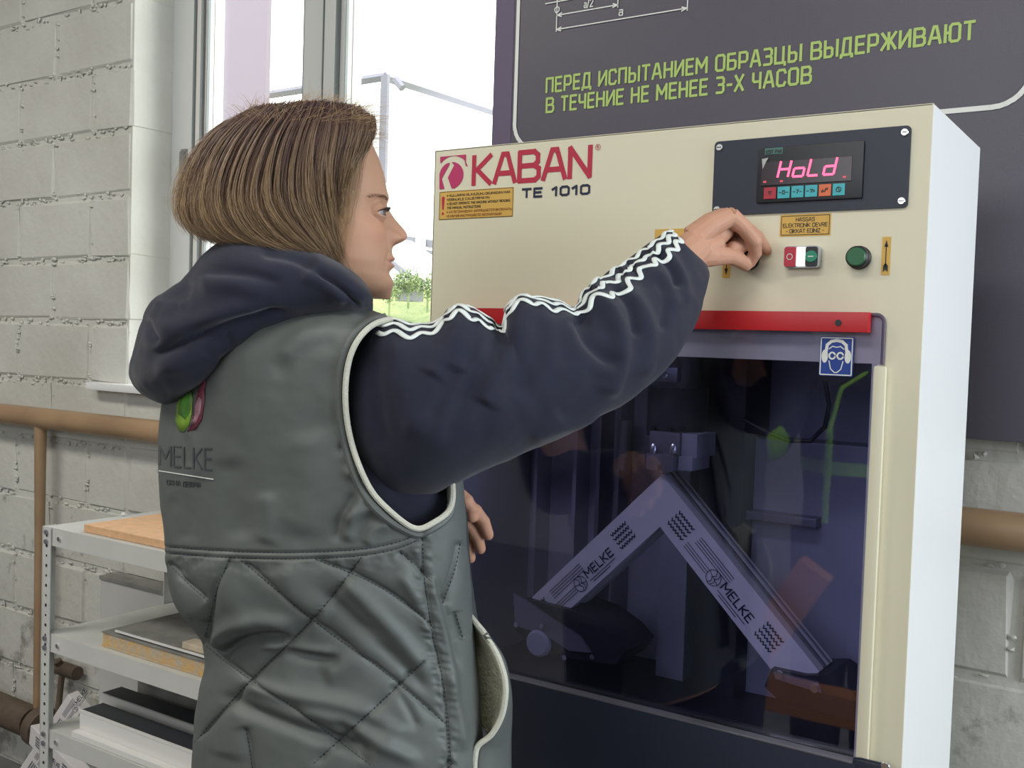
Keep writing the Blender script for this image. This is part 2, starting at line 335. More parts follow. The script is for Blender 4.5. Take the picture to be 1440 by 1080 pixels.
# lumpy mortar smears along the joints
BH, BL = .1965, .398
rows = [(-.052+k*BH, k) for k in range(18)]
meshes = {}
def block_mesh(wd, dp_, h, v):
    key = (round(wd, 3), round(h, 3), v)
    if key in meshes: return meshes[key]
    rg = np.random.default_rng(v*31+int(wd*1000)); bm = bmesh.new(); bmesh.ops.create_cube(bm, size=1)
    for q in bm.verts: q.co = Vector((q.co.x*wd, q.co.y*dp_, q.co.z*h))
    bmesh.ops.bevel(bm, geom=[e for e in bm.edges], offset=.0085, segments=1, affect='EDGES')
    for q in bm.verts: q.co += Vector(tuple(rg.normal(0, (.0030, .0018, .0030)[0], 3)*np.array([1, .5, 1])))
    me = bpy.data.meshes.new('brick'); bm.to_mesh(me); bm.free(); me.materials.append(M['wall']); meshes[key] = me
    return me
for z, k in rows:
    x = -4.6 + (0 if k % 2 else -.2)
    xs = []
    # courses measured back from the window corner so the corner closes with full or half blocks
    c = WX0
    first = BL if k % 2 == 0 else BL*.5
    p = c
    seq = [first]+[BL]*8
    for L_ in seq: xs.append((p-L_, p)); p -= L_
    p = WX1; seq = [first]+[BL]*12
    for L_ in seq: xs.append((p, p+L_)); p += L_
    zc0, zc1 = max(z, 0), min(z+BH, 3.45)
    if zc1-zc0 < .03: continue
    if z+BH/2 < WZ0-.03 or z+BH/2 > WZ1:
        p = WX0; n = 4; Lm = (WX1-WX0)/4
        off = Lm/2 if k % 2 else 0
        e = [WX0]+[WX0+off+i*Lm for i in range(0 if off else 1, 4)]+[WX1]
        xs += list(zip(e[:-1], e[1:]))
    for a, b in xs:
        if a < -4.6 or b > 2.9: continue
        v = random.randrange(4)
        zt = zc1
        if z < WZ0 < z+BH and a >= WX0-.01 and b <= WX1+.01: zt = WZ0-.02
        me = block_mesh(b-a-.011, .19, zt-zc0-.011, v)
        o = bpy.data.objects.new('brick', me); COL.objects.link(o)
        o.location = ((a+b)/2, WY+.095+random.uniform(-.002, .002), (zc0+zt)/2); o.parent = wall; o.matrix_parent_inverse = PINV['wall_front']
# mortar squeezed out in crumbs along the joints
rg = np.random.default_rng(3); mb = MB()
for i in range(2600):
    left = rg.random() < .82
    if rg.random() < .7:
        x = rg.uniform(-4.4, WX0-.02) if left else rg.uniform(-.4, .6); k = rg.integers(0, 17); z = -.052+BH*(k+1)+rg.normal(0, .007)
    else:
        k = rg.integers(0, 17); j = rg.integers(0, 7); x = (WX0-(BL if k % 2 == 0 else BL*.5)-j*BL) if left else (WX1+(BL if k % 2 == 0 else BL*.5)+j*BL); x += rg.normal(0, .006); z = -.052+BH*(k+rg.random())
    if z < .02 or z > 3.3 or x < -4.55: continue
    a = rg.uniform(.003, .012)*(1.6 if rg.random() < .12 else 1); b = rg.uniform(.003, .007); th = rg.uniform(0, PI)
    c = np.array([x, WY+.001, z]); V = []
    for t in range(6):
        q = th+t*PI/3; rr = rg.uniform(.7, 1.2); V.append(c+np.array([a*rr*math.cos(q), 0, b*rr*math.sin(q)]))
    V.append(c+np.array([0, -rg.uniform(.003, .007), 0])); mb.add(V, [(t, (t+1) % 6, 6) for t in range(6)])
o = mb.obj('mortar_crumbs', M['wall'], wall, 'auto'); o['kind'] = 'stuff'

# ---------------------------------------------------------------- window
win = thing('window_1', None, None, (-2, WY+.16, WZ0)); struct(win)
FY = WY+.15
def prof(name, x0, x1, z0, z1, y0=FY, y1=FY+.07, bev=.006, m='upvc'): return MB().box((x0, y0, z0), (x1, y1, z1), bev).obj(name, M[m], win)
prof('window_frame', WX0-.02, -2.655, WZ0, WZ1); prof('window_frame', -1.36, WX1+.02, WZ0, WZ1)
prof('window_frame', -2.655, -1.36, WZ0, WZ0+.085); prof('window_frame', -2.655, -1.36, WZ1-.07, WZ1)
prof('mullion', -2.175, -2.095, WZ0+.08, WZ1-.06, FY-.006)
MB().box((-2.090, FY-.012, WZ0+.075), (-2.045, FY+.06, WZ1-.06), .005).obj('sash_frame', M['upvc'], win)
MB().box((-2.043, FY+.004, WZ0+.08), (-2.018, FY+.05, WZ1-.06), .004).obj('sash_frame', M['upvc'], win)
for x in (-2.655, -2.62, -2.590, -2.180, -2.094, -2.045, -2.017): MB().box((x-.0013, FY-.0125 if x in (-2.094, -2.045) else FY-.0015, WZ0+.085), (x+.0013, FY+.008, WZ1-.07)).obj('gasket', M['seal_grey'], win)
MB().box((-2.651, FY+.006, WZ0+.08), (-2.624, FY+.06, WZ1-.06), .004).obj('glazing_bead', M['pvc'], win)
MB().box((-2.616, FY+.012, WZ0+.08), (-2.594, FY+.06, WZ1-.06), .004).obj('glazing_bead', M['pvc'], win)
MB().box((-2.662, FY+.028, WZ0+.05), (-2.592, FY+.065, WZ1-.05)).obj('inner_rebate', M['upvc'], win); MB().box((-2.10, FY+.028, WZ0+.05), (-2.016, FY+.065, WZ1-.05)).obj('inner_rebate', M['upvc'], win)
for a, b in ((-2.60, -2.18), (-2.02, -1.36)):
    MB().box((a, FY+.035, WZ0+.08), (b, FY+.04, WZ1-.06)).obj('pane', M['glass'], win)
h = MB(); h.tube([(-2.69, FY-.006, 1.965), (-2.69, FY-.006, 2.06)], .011, 10); h.box((-2.705, FY-.004, 1.955), (-2.675, FY+.004, 2.07), .002); h.obj('hinge', M['grey_sheet'], win, 'auto')
MB().box((-2.085, FY-.03, 1.75), (-2.055, FY-.012, 1.81), .004).obj('handle', M['pvc'], win)
sill = MB().box((-2.90, WY-.045, WZ0-.006), (-1.2, FY+.02, WZ0+.018), .008).obj('window_sill', mat('bright_white_sill', (.78, .79, .79), .4), win)

# ================================================================ OUTSIDE
g = MB(); gx = np.linspace(-40, 12, 40); gy = np.linspace(.85, 60, 50); V = []
for Y in gy:
    for X in gx:
        t = np.clip((Y-2)/9, 0, 1); z = -.3+2.75*t*t*(3-2*t)+.12*math.sin(X*1.3+Y)+(.1*math.sin(X*3.1-Y*1.7)) if Y > 1.5 else -.3
        V.append((X, Y, z))
F = [(i*40+j, i*40+j+1, (i+1)*40+j+1, (i+1)*40+j) for i in range(49) for j in range(39)]
struct(raw('ground_grass', V, F, M['grass'], None, True))
hs = thing('outbuilding', 'pale building with thin grey eaves beyond the window', 'building', (-12, 12, 0))
a = pl(541, 108, 11); b = pl(380, 133, 11); c = pl(693, 157, 15.5)
MB().tube([b+np.array([-3.5, 0, -.55]), b, a], .07, 4).obj('eave', M['house_grey'], hs); MB().tube([a, c, c+(c-a)*.8], .075, 4).obj('eave', M['house_grey'], hs)
MB().prism([(a[0]-7, 11.2, 0), (a[0]-.2, 11.2, 0), (a[0]-.2, 11.2, a[2]-.1), (a[0]-7, 11.2, a[2]-.9)], (0, 5, 0)).obj('wall', M['house_white'], hs)
p1 = pl(535.5, 108, 10.9); p2 = pl(547, 108, 10.9)
MB().box((p1[0], 10.9, 3.9), (p2[0]-.03, 10.96, a[2])).obj('corner_post', M['house_grey'], hs)
MB().tube([pl(556, 112, 10.8), pl(566, 124, 10.8)], .06, 6).obj('floodlight', M['house_grey'], hs)
pk = thing('pink_tower', 'pinkish grey clad tower seen through the left pane', 'building', (-13, 9, 0))
q0, q1 = pl(286, 80, 9), pl(378, 80, 9)
MB().box((q0[0], 9, -.3), (q1[0]-.05, 9.08, 9)).obj('wall', M['house_pink'], pk)
for k in range(3): MB().box((q0[0]+.02, 8.98, 2.2+k*2.3), (q1[0]-.02, 9.0, 2.23+k*2.3)).obj('cladding_joint', M['house_grey'], pk)
fn = thing('white_rail_fence', 'white rail fence on the grassy bank outside', 'fence', (-8, 9, 2.3))
for i, yy in enumerate((337, 352, 367)):
    A, B = pl(545, yy-4, 9), pl(630, yy+10, 9); A[2] += 0
    MB().obox((A+B)/2, (B-A)/2, (0, .03, 0), (0, 0, .05)).obj('rail', M['house_grey'], fn)
for xx in (552, 593, 628):
    A, B = pl(xx, 336, 8.95), pl(xx, 372, 8.95); MB().box((A[0]-.06, 8.9, B[2]-.3), (A[0]+.06, 8.96, A[2]+.05)).obj('post', M['house_white'], fn)
rm = thing('white_ramp', 'white sloping ramp cover with grey door below it', 'ramp', (-7.5, 7, 1.5))
A, B = pl(548, 345, 8), pl(616, 394, 7.5)
MB().obox((A+B)/2, (B-A)/2, (0, .4, 0), np.array((0, 0, .09))).obj('ramp_slab', M['house_white'], rm)
MB().obox((A+B)/2+np.array([0, -.42, -.02]), (B-A)/2, (0, .02, 0), np.array((0, 0, .03))).obj('edge_trim', M['house_grey'], rm)
A = pl(579, 385, 8); MB().box((A[0]-.12, 7.9, A[2]-.32), (A[0]+.1, 8.1, A[2]+.02)).obj('door', M['house_grey'], rm)
rgb = np.random.default_rng(5); M['leaf'] = mat('pale_green_leaves', (.26, .31, .14), .8, vary=(9, .5, (.12, .18, .07)))
for i in range(3):   # bushes on the bank
    P = pl(548+i*27, (408, 396, 402)[i], 6.9+.12*i); mb = MB(); mb.tube([P-(0, 0, .28), P-(0, 0, .05)], .012, 5)
    for k in range(900):
        d = rgb.normal(0, 1, 3); d /= np.linalg.norm(d); c = P+d*np.array([.19, .14, .13])*rgb.uniform(.5, 1.08)*(1+.25*math.sin(d[0]*5+i)); a = rgb.normal(0, 1, 3); a /= np.linalg.norm(a); b = np.cross(a, d); b /= np.linalg.norm(b)+1e-6; s_ = rgb.uniform(.010, .020)
        mb.add([c-a*s_, c-b*s_*.5, c+a*s_, c+b*s_*.5], [(0, 1, 2, 3)])
    tag(mb.obj('bush', M['leaf'], None, norm=False), ('small green bush outside, just right of the chin', 'small green bush outside, in the middle of the bank below the ramp', 'small green bush outside, nearest the machine edge')[i], 'bush', 'bushes on the bank outside')

# ================================================================ PIPES
mb = MB(); zc = pl(100, 583.5, WY-.06)[2]
P0, P1 = pl(0, 583, WY-.06), pl(1400, 741, WY-.06); zc = (P0[2]+P1[2])/2
pipe = thing('heating_pipe', 'ochre painted horizontal pipe running along the block wall', 'pipe', (-2, WY-.06, zc))
MB().tube([(-4.5, WY-.06, zc), (-2, WY-.06, zc), (1.5, WY-.06, zc)], .0335, 20).obj('pipe', M['pipe'], pipe, 'auto')
xb = pl(57, 600, WY-.06)[0]
MB().tube([(xb, WY-.06, zc-.02), (xb+.004, WY-.06, .8), (xb+.01, WY-.06, .15)], [.019, .0155, .0155], 12).obj('branch_pipe', M['pipe'], pipe, 'auto')
for x in (-4.2, -2.3, -.1): MB().box((x-.012, WY-.1, zc-.045), (x+.012, WY-.003, zc-.03), .002).obj('bracket', M['pipe'], pipe)
P0 = pl(20, 1003, WY-.08)
lp = thing('low_pipe', 'thick grimy brown pipe low on the wall left of the rack', 'pipe', (P0[0], WY-.08, P0[2]))
MB().tube([(-4.5, WY-.08, P0[2]+.01), (-3.12, WY-.08, P0[2]-.006), (-3.10, WY-.08, P0[2]-.006)], [.05, .05, .045], 18).obj('pipe', M['rust'], lp, 'auto')
MB().tube([(P0[0]+.14, WY-.08, P0[2]-.006), (P0[0]+.18, WY-.08, P0[2]-.01)], .064, 18).obj('pipe_coupling', M['rust'], lp, 'auto')
P0 = pl(88, 940, WY-.04)
vv = thing('pipe_valve', 'small dark valve on the wall seen behind the rack post', 'valve', P0)
MB().tube([P0+(-.05, 0, 0), P0+(.08, 0, 0)], .022, 12).obj('valve_body', M['rust'], vv, 'auto'); MB().tube([P0+(.0, -.02, -.2), P0, P0+(0, -.02, .03)], [.010, .010, .014], 10).obj('valve_stem', M['rust'], vv, 'auto')

# ================================================================ BANNER ON THE WALL
BY = WY-.04
bn = thing('info_banner', 'charcoal wall banner with lime green Russian lettering', 'banner', (-.3, WY, 1.353))
bx0 = pl(695.5, 100, BY)[0]; bz0 = pl(1400, 620, BY)[2]
MB().box((bx0, BY, bz0), (1.1, WY-.0125, 3.1), .002).obj('banner_panel', M['poster'], bn)
MB().box((bx0-.001, BY-.0012, bz0), (bx0+.050, BY-.0002, 3.1)).obj('edge_strip', M['poster_edge'], bn)
def bp(x, y): p = pl(x, y, BY); return np.array([p[0], BY-.0004, p[2]])
x0, x1, z0, z1, r = bp(725, 150)[0], .62, bp(1330, 157)[2], 3.05, .06
outl = rrect(x0, bp(1452, 100)[0], z0, z1, r, 8); outl.append(outl[0])
mb = MB(); strokes(mb, [outl], (0, BY-.0004, 0), (1, 0, 0), (0, 0, 1), .009, .001); mb.obj('white_outline', M['white_ink'], bn, norm=False)
a, b = bp(769, 130), bp(1370, 50); hgt = bp(769, 112)[2]-bp(769, 131)[2]
lettering('lettering', 'ПЕРЕД ИСПЫТАНИЕМ ОБРАЗЦЫ ВЫДЕРЖИВАЮТ', (a[0], a[1], a[2]+.0), (b[0], a[1], a[2]+.0), (0, 0, hgt), M['lime'], bn, .175, .0006, .30, .50)
a, b = bp(769, 158), bp(1140, 115); 
lettering('lettering', 'В ТЕЧЕНИЕ НЕ МЕНЕЕ 3-Х ЧАСОВ', a, (b[0], a[1], a[2]), (0, 0, hgt), M['lime'], bn, .175, .0006, .30, .50)
zz = bp(783, 42)[2]; xa, xm, xe = bp(783, 42)[0], bp(869, 20)[0], bp(967, 10)[0]; z2 = bp(783, 22)[2]; zt = bp(783, -10)[2]+.03
L_ = [[(xa, zz-.004), (xa, zt)], [(xe, zz-.004), (xe, zt)], [(xm, z2-.005), (xm, zt)], [(xa, zz), (xe, zz)], [(xa, z2), (xm, z2)], [(xa-.03, bp(783, 3)[2]), (xa+.035, bp(783, 3)[2])], [(xa-.02, bp(783, -2)[2]), (xa+.02, bp(783, -2)[2])]]
cz = bp(783, 14)[2]; L_.append([(xa+.006*math.cos(t*PI/5), cz+.006*math.sin(t*PI/5)) for t in range(11)])
for X, Z, s in ((xa, zz, 1), (xe, zz, -1), (xa, z2, 1), (xm, z2, -1)): L_ += [[(X+.012*s, Z+.004), (X, Z), (X+.012*s, Z-.004)]]
mb = MB(); strokes(mb, L_, (0, BY-.0004, 0), (1, 0, 0), (0, 0, 1), .0025, .001); mb.obj('dimension_drawing', M['white_ink'], bn, norm=False)
lettering('lettering', 'a/2', (bp(822, 14)[0], BY-.0004, z2+.006), (bp(834, 14)[0], BY-.0004, z2+.006), (0, 0, .016), M['white_ink'], bn, .14, .001)
lettering('lettering', 'a', (bp(871, 24)[0], BY-.0004, zz+.008), (bp(876, 24)[0], BY-.0004, zz+.008), (0, 0, .018), M['white_ink'], bn, .14, .001)

# ================================================================ STORAGE RACK
RY, RD, RX, RW = .13, .40, pl(61, 740, .13)[0], .92
rk = thing('metal_rack', 'light grey slotted metal rack against the block wall', 'rack', (RX, RY, 0))
zs = [pl(61, 740, RY)[2], pl(70, 892, RY)[2], pl(66, 1026, RY)[2], .15]
for i, z in enumerate(zs):
    mb = MB(); x0, x1, y0, y1 = RX+.004, RX+RW-.004, RY+.003, RY+RD-.003
    mb.box((x0+.002, y0+.002, z-.004), (x1-.002, y1-.002, z)); mb.box((x0, y0, z-.045), (x1, y0+.002, z)); mb.box((x0, y1-.002, z-.045), (x1, y1, z)); mb.box((x0, y0+.002, z-.045), (x0+.002, y1-.002, z)); mb.box((x1-.002, y0+.002, z-.045), (x1, y1-.002, z))
    mb.box((x0, y0+.002, z-.045), (x1, y0+.014, z-.043)); s = mb.obj('shelf', M['rack'], rk)
    for xb_ in (RX+.065,): MB().disc((xb_, RY+.003, z-.024), (0, -1, 0), .006, .004, 8).obj('rivet', M['chrome'], s)
for sx, sy in ((0, 0), (1, 0), (0, 1), (1, 1)):
    X = RX+sx*RW; Y = RY+sy*RD; dx = -1 if sx else 1; dy = -1 if sy else 1
    mb = MB(); mb.box((X, Y-.0015*dy, 0), (X+.034*dx, Y+.001*dy, zs[0]+.001)); mb.box((X-.0015*dx, Y-.0015*dy, 0), (X+.001*dx, Y+.034*dy, zs[0]+.001)); p = mb.obj('post', M['rack'], rk)
    if sy == 0:
        mb = MB()
        for k in range(40):
            z = .03+k*.025
            if z > zs[0]-.01: break
            mb.disc((X+.018*dx, Y-.0012, z), (0, -1, 0), .0042 if k % 2 else .003, .0011, 8)
        mb.obj('slot_holes', M['slot_dark'], p)
        for z in zs[:3]:
            for dz_ in (.012, .036): MB().disc((X+.018*dx, Y-.0015, z-dz_), (0, -1, 0), .0065, .005, 6).obj('bolt', M['steel'], p)
# on top: board
a = pl(117, 738, RY+.02); zt = zs[0]
tag(MB().box((a[0], RY+.022, zt+.001), (a[0]+.62, RY+.27, zt+.019), .001).obj('particle_board', M['board']), 'bare orange-brown board lying on the top shelf of the rack', 'board')
sc_ = MB(); cx_ = RX+.012; sc_.tube([(cx_, RY+.22, zt+.0055), (cx_+.012, RY+.22, zt+.0055)], .005, 6); tag(sc_.obj('plastic_cap', M['pvc']), 'tiny white plastic cap behind the board on top shelf', 'cap')
# second shelf
z = zs[1]; a = pl(148, 900, RY+.03)
sp = thing('sandwich_panel', 'thick panel with chipped yellow foam edge on middle shelf', 'panel', (a[0], RY+.03, z))
MB().box((a[0], RY+.02, z+.001), (a[0]+.7, RY+.36, z+.006)).obj('bottom_skin', M['foam'], sp); MB().box((a[0]+.002, RY+.022, z+.006), (a[0]+.7, RY+.36, z+.034), .001).obj('foam_core', M['foam'], sp); MB().box((a[0], RY+.02, z+.034), (a[0]+.7, RY+.36, z+.037)).obj('top_skin', M['grey_sheet'], sp)
s2 = thing('grey_sheet', 'thin scuffed grey sheet with white edge on the foam panel', 'sheet', (a[0]+.06, RY+.03, z+.037))
MB().box((a[0]+.045, RY+.035, z+.038), (a[0]+.68, RY+.35, z+.041)).obj('rubber_seal', M['gasket'], s2); MB().box((a[0]+.04, RY+.03, z+.041), (a[0]+.68, RY+.355, z+.046), .001).obj('sheet_face', M['grey_sheet'], s2); MB().box((a[0]+.04, RY+.028, z+.041), (a[0]+.68, RY+.0305, z+.046)).obj('white_edge', M['pvc'], s2)
tag(MB().box((a[0]+.28, RY+.032, z+.047), (a[0]+.36, RY+.07, z+.062), .003).obj('wood_offcut', mat('pale_wood', (.55, .47, .36), .7, vary=(20, .2))), 'small pale offcut lying on the thin grey sheet', 'offcut')
# pale carton between rack and wall
cx0 = pl(110, 820, .47)[0]; cz1 = pl(110, 820, .47)[2]
ct = thing('carton', 'large off-white carton with grey lid standing behind the rack shelves', 'box', (cx0+.4, .53, 0))
MB().box((cx0, .545, .0), (cx0+1.2, WY-.012, cz1), .004).obj('carton_body', M['box_white'], ct); MB().box((cx0-.0, .54, cz1), (cx0+1.2, WY-.012, cz1+.012), .002).obj('lid', M['grey_sheet'], ct)
# pvc lengths on the third shelf
z = zs[2]
for i, (px, py, yo, hh) in enumerate(((112, 1000, .03, .062), (140, 985, .14, .058))):
    a = pl(px, py, RY+yo)
    pf = thing('pvc_profile', ['front white plastic profile with black foam top on lower shelf', 'rear white plastic profile with black foam top on lower shelf'][i], 'profile', (a[0], RY+yo, z+.001))
    MB().box((a[0], RY+yo, z+.001), (a[0]+.66, RY+yo+.07, z+hh-.004), .002).obj('profile_body', M['pvc'], pf)
    MB().box((a[0]-.001, RY+yo-.001, z+hh-.004), (a[0]+.66, RY+yo+.005, z+hh+.001)).obj('lip', M['pvc'], pf)
    MB().box((a[0], RY+yo+.006, z+hh-.003), (a[0]+.66, RY+yo+.066, z+hh)).obj('black_foam_strip', M['gasket'], pf)
    if i == 0: MB().box((a[0]-.0, RY+yo-.022, z+.001), (a[0]+.66, RY+yo-.001, z+.016), .002).obj('foot_flange', M['pvc'], pf)
a = pl(195, 985, RY+.26); tag(MB().box((a[0], RY+.255, z+.001), (a[0]+.5, RY+.37, z+.085), .003).obj('grey_box', M['grey_sheet']), 'grey box at the back of the lower shelf', 'box')
# wrapped profile leaning at the lower left
def waves(mb, o, ux, uy, n=4, wid=.002, lift=.0005, per=3, L=1, gap=.25):
    ls = []
    for i in range(n): ls.append([(L*k/(per*4), gap*i+(0 if k % 2 else .16)) for k in range(per*4+1)])
    strokes(mb, ls, o, ux, uy, wid, lift)
def film_print(parent, o, ux, uy, fc, length, s=1.0):
    """printed marks along a profile arm: o start point, ux along, uy across (unit vectors), width ~ .056"""
    o = np.array(o); ux = np.array(ux); uy = np.array(uy); mk = MB(); d = 0; k = 0
    while d < length-.06:
        waves(mk, o+ux*(d)+uy*.014, ux*.034, uy*.024, 4, .0018, .0004, 3, 1, .34)
        ls = [[(0, q*.16), (1-.2*(q % 2), q*.16)] for q in range(4)]
        mt = MB()
        if d+.15 < length:
            strokes(mk, [[(0, i*.0042), (.075, i*.0042)] for i in range(4)], o+ux*(d+.050)+uy*(.030), ux, uy, .0011, .0004)
            strokes(mk, [[(0, i*.0042), (.05, i*.0042)] for i in range(3)], o+ux*(d+.042)+uy*(.012), ux, uy, .0011, .0004)
            c = o+ux*(d+.105)+uy*.018
            strokes(mk, [[(.012*math.cos(t*PI/8), .012*math.sin(t*PI/8)) for t in range(17)], [(-.003, .011), (.001, .005), (-.003, 0), (.001, -.006), (-.002, -.011)], [(.004, .011), (.006, .004), (.002, 0), (.006, -.004), (.003, -.011)], [(-.011, .003), (-.003, 0), (.002, 0), (.011, -.003)]], c, ux, uy, .0011, .0004)
            ls, W = text_lines('MELKE', .25); wd = min(.062, length-d-.125)
            strokes(mk, ls, o+ux*(d+.122)+uy*.017, ux*.062/W, uy*.0125, .0022, .0004)
            strokes(mk, [[(0, 0), (.06, 0)], [(.006, -.004), (.045, -.004)]], o+ux*(d+.122)+uy*.011, ux, uy, .0012, .0004)
        d += .200
    mk.obj('film_print', M['navy_ink'], parent, norm=False)
A, B = pl(40, 1095, .5), pl(112, 985, .53)
wp = thing('wrapped_profile', 'white profile in printed film leaning behind the rack foot', 'profile', A)
ux = (B-A); Lg = np.linalg.norm(ux); ux /= Lg; nn = np.array([.2, -1, 0]); nn -= ux*(nn@ux); nn /= np.linalg.norm(nn); uy = np.cross(nn, ux)
MB().obox((A+B)/2-ux*.1, ux*(Lg/2+.1), nn*.02, uy*.035, .003).obj('profile_body', M['film'], wp)
film_print(wp, A-ux*.15+nn*.0203-uy*.03, ux, uy, None, Lg+.2)
A, B = pl(130, 1110, .36), pl(60, 1040, .43)
wp = thing('wrapped_profile', 'second film-wrapped profile crossing below the lower shelf', 'profile', A)
ux = (B-A)*-1; A, B = B, A; Lg = np.linalg.norm(ux); ux /= Lg; nn = np.array([.2, -1, 0]); nn -= ux*(nn@ux); nn /= np.linalg.norm(nn); uy = np.cross(nn, ux)
MB().obox((A+B)/2, ux*(Lg/2+.05), nn*.02, uy*.03, .003).obj('profile_body', M['film'], wp)
film_print(wp, A+nn*.0203-uy*.028, ux, uy, None, Lg+.05)
# ================================================================ TESTING MACHINE
MX0, MX1, MZ1, MD = -1.084, -.298, 1.814, .32
OX0, OX1, OZ0, OZ1 = -1.025, -.358, .86, 1.487     # window opening in the housing
mc = thing('testing_machine', 'tall cream corner strength testing machine with purple tinted window', 'machine', (-.69, .16, 0))
mb = MB()
mb.box((MX0, 0, OZ1), (MX1, .004, MZ1)); o = mb.obj('control_fascia', M['cream'], mc)
mb = MB()
mb.box((OX1, 0, .0), (MX1, .004, OZ1)); mb.box((MX0, 0, .0), (OX0, .004, OZ1)); mb.box((OX0, 0, 0), (OX1, .004, OZ0)); mb.obj('front_frame', M['cream'], mc)
lab(MB().box((MX1-.003, .0015, .0), (MX1+.0005, MD, MZ1-.001), .001).obj('side_panel', M['side_white'], mc), 'off-white side panel')
MB().box((MX0, .0, .0), (MX0+.003, MD, MZ1), .001).obj('side_panel', M['cream'], mc)
mb = MB(); mb.box((MX0, .0, MZ1-.003), (MX1, MD, MZ1), .001); mb.obj('top_panel', M['cream'], mc)
MB().box((MX0, MD-.003, 0), (MX1, MD, MZ1)).obj('back_panel', M['cream'], mc)
# rounded raised strip right of the window
sx0 = pl(1222, 700)[0]; sx1 = -.338
MB().box((sx0-.0, -.009, .80), (sx1, .001, pl(1243, 515)[2]), .0038).obj('raised_strip', M['cream'], mc, 'auto')
# interior
mb = MB(); mb.box((OX0-.03, .285, .5), (OX1+.03, .29, OZ1+.06)); mb.box((OX0-.03, .004, OZ1+.05), (OX1+.03, .29, OZ1+.055)); mb.box((OX0-.032, .004, .5), (OX0-.03, .29, OZ1+.06)); mb.box((OX1+.03, .004, .5), (OX1+.032, .29, OZ1+.06)); mb.obj('inner_lining', M['inner'], mc)
def ip(x, y, Y): return pl(x, y, Y)
mb = MB(); a = ip(1000, 500, .20); b = ip(1045, 900, .20); mb.box((a[0], .17, .86), (b[0], .28, 1.54), .004); mb.obj('central_column', M['dark_iron'], mc, 'auto')
mb = MB(); a = ip(965, 600, .22); mb.box((a[0]-.03, .20, .86), (a[0]+.02, .28, 1.54), .003); mb.obj('guide_rail', M['inner'], mc)
for px in (757, 812, 845, 872): a = ip(px, 600, .24); MB().box((a[0]-.004, .235, .95), (a[0]+.004, .285, 1.5), .001).obj('stiffener', M['steel'] if px > 830 else M['inner'], mc)
MB().tube([ip(880, 590, .23), ip(875, 660, .23)], .012, 12).obj('round_rod', M['steel'], mc, 'auto')
MB().tube([ip(945, 440, .22)*[1, 1, 1], ip(951, 590, .22)], .01, 12).obj('round_rod', M['steel'], mc, 'auto')
# right side inner box with ledge
a = ip(1045, 660, .22); mb = MB(); mb.box((a[0], .22, .9), (OX1+.03, .284, 1.36), .003); mb.obj('inner_cabinet', M['inner'], mc)
a = ip(1050, 722, .2); b = ip(1150, 735, .2); MB().box((a[0], .19, a[2]-.008), (b[0], .22, a[2]+.006), .002).obj('ledge', M['steel'], mc)
# cylinder head and upper jaw
hd = thing  # noqa
a = ip(912, 515, .06); b = ip(958, 538, .06)
br = MB().box((a[0]-.006, .045, b[2]), (b[0], .06, a[2]), .003).obj('sensor_bracket', M['steel'], mc, 'auto')
for x in (921, 936): c = ip(x, 527, .045); MB().disc(c, (0, -1, 0), .0055, .006, 12, .002).obj('bolt', M['chrome'], br, 'auto')
ca = ip(945, 580, .09)
MB().tube([(ca[0], .11, ip(930, 615, .06)[2]), (ca[0], .11, ip(930, 545, .06)[2])], .047, 28).obj('press_head', M['dark_iron'], mc, 'auto')
MB().tube([(ca[0], .11, 1.43), (ca[0], .11, 1.54)], .03, 24).obj('ram', M['steel'], mc, 'auto')
for x in (918, 941, 962): c = ip(x, 603, .06); MB().disc((c[0], .064, c[2]), (0, -1, 0), .004, .005, 8).obj('bolt', M['black'], mc)
a = ip(914, 606, .05); b = ip(953, 640, .05)
MB().box((a[0], .05, b[2]-.005), (b[0]+.002, .12, a[2]), .001).obj('jaw_plate', M['steel'], mc, 'auto')
MB().box((b[0]+.003, .055, b[2]-.003), (b[0]+.028, .125, a[2]), .001).obj('jaw_side_block', M['inner'], mc, 'auto')
a = ip(909, 637, .035); b = ip(946, 664, .035)
j = MB().box((a[0], .035, b[2]), (b[0], .115, a[2]), .0015).obj('jaw_block', M['steel'], mc, 'auto')
MB().box((b[0]+.001, .05, b[2]+.002), (b[0]+.024, .115, a[2]-.002), .0015).obj('jaw_side_block', M['inner'], mc, 'auto')
c = ip(927, 655, .034); MB().box((c[0]-.002, .0335, c[2]-.007), (c[0]+.002, .036, c[2]+.002)).obj('slot', M['black'], j)
for x in (915, 943): c = ip(x, 634, .035); MB().tube([(c[0], .045, c[2]-.004), (c[0], .045, c[2]+.004), (c[0], .045, c[2]+.010)], [.006, .006, .003], 10).obj('bolt', M['chrome'], j, 'auto')
# support carriages under the arms
def poly(name, pts, Y, th, m, sm=False): return MB().prism([ip(x, y, Y) for x, y in pts], (0, th, 0)).obj(name, M[m], mc)
c1 = poly('support_carriage', [(737, 842), (800, 858), (828, 868), (860, 892), (880, 915), (865, 935), (800, 925), (748, 905), (724, 885), (722, 850)], .035, .10, 'dark_iron')
c2 = poly('carriage_plate', [(722, 835), (745, 848), (775, 870), (815, 895), (830, 918), (800, 915), (765, 892), (724, 880)], .030, .006, 'steel')
for x, y in ((727, 878), (763, 880), (795, 924), (834, 923)): c = ip(x, y, .028); MB().disc(c, (0, -1, 0), .0042, .004, 10).obj('bolt', M['chrome'], c1)
c = ip(757, 905, .03); MB().disc((c[0], .045, c[2]), (0, -1, 0), .022, .02, 24, .004).obj('roller', M['inner'], c1, 'auto')
c3 = poly('support_carriage', [(1085, 940), (1130, 950), (1165, 950), (1200, 975), (1203, 1015), (1100, 990), (1075, 965)], .035, .10, 'dark_iron')
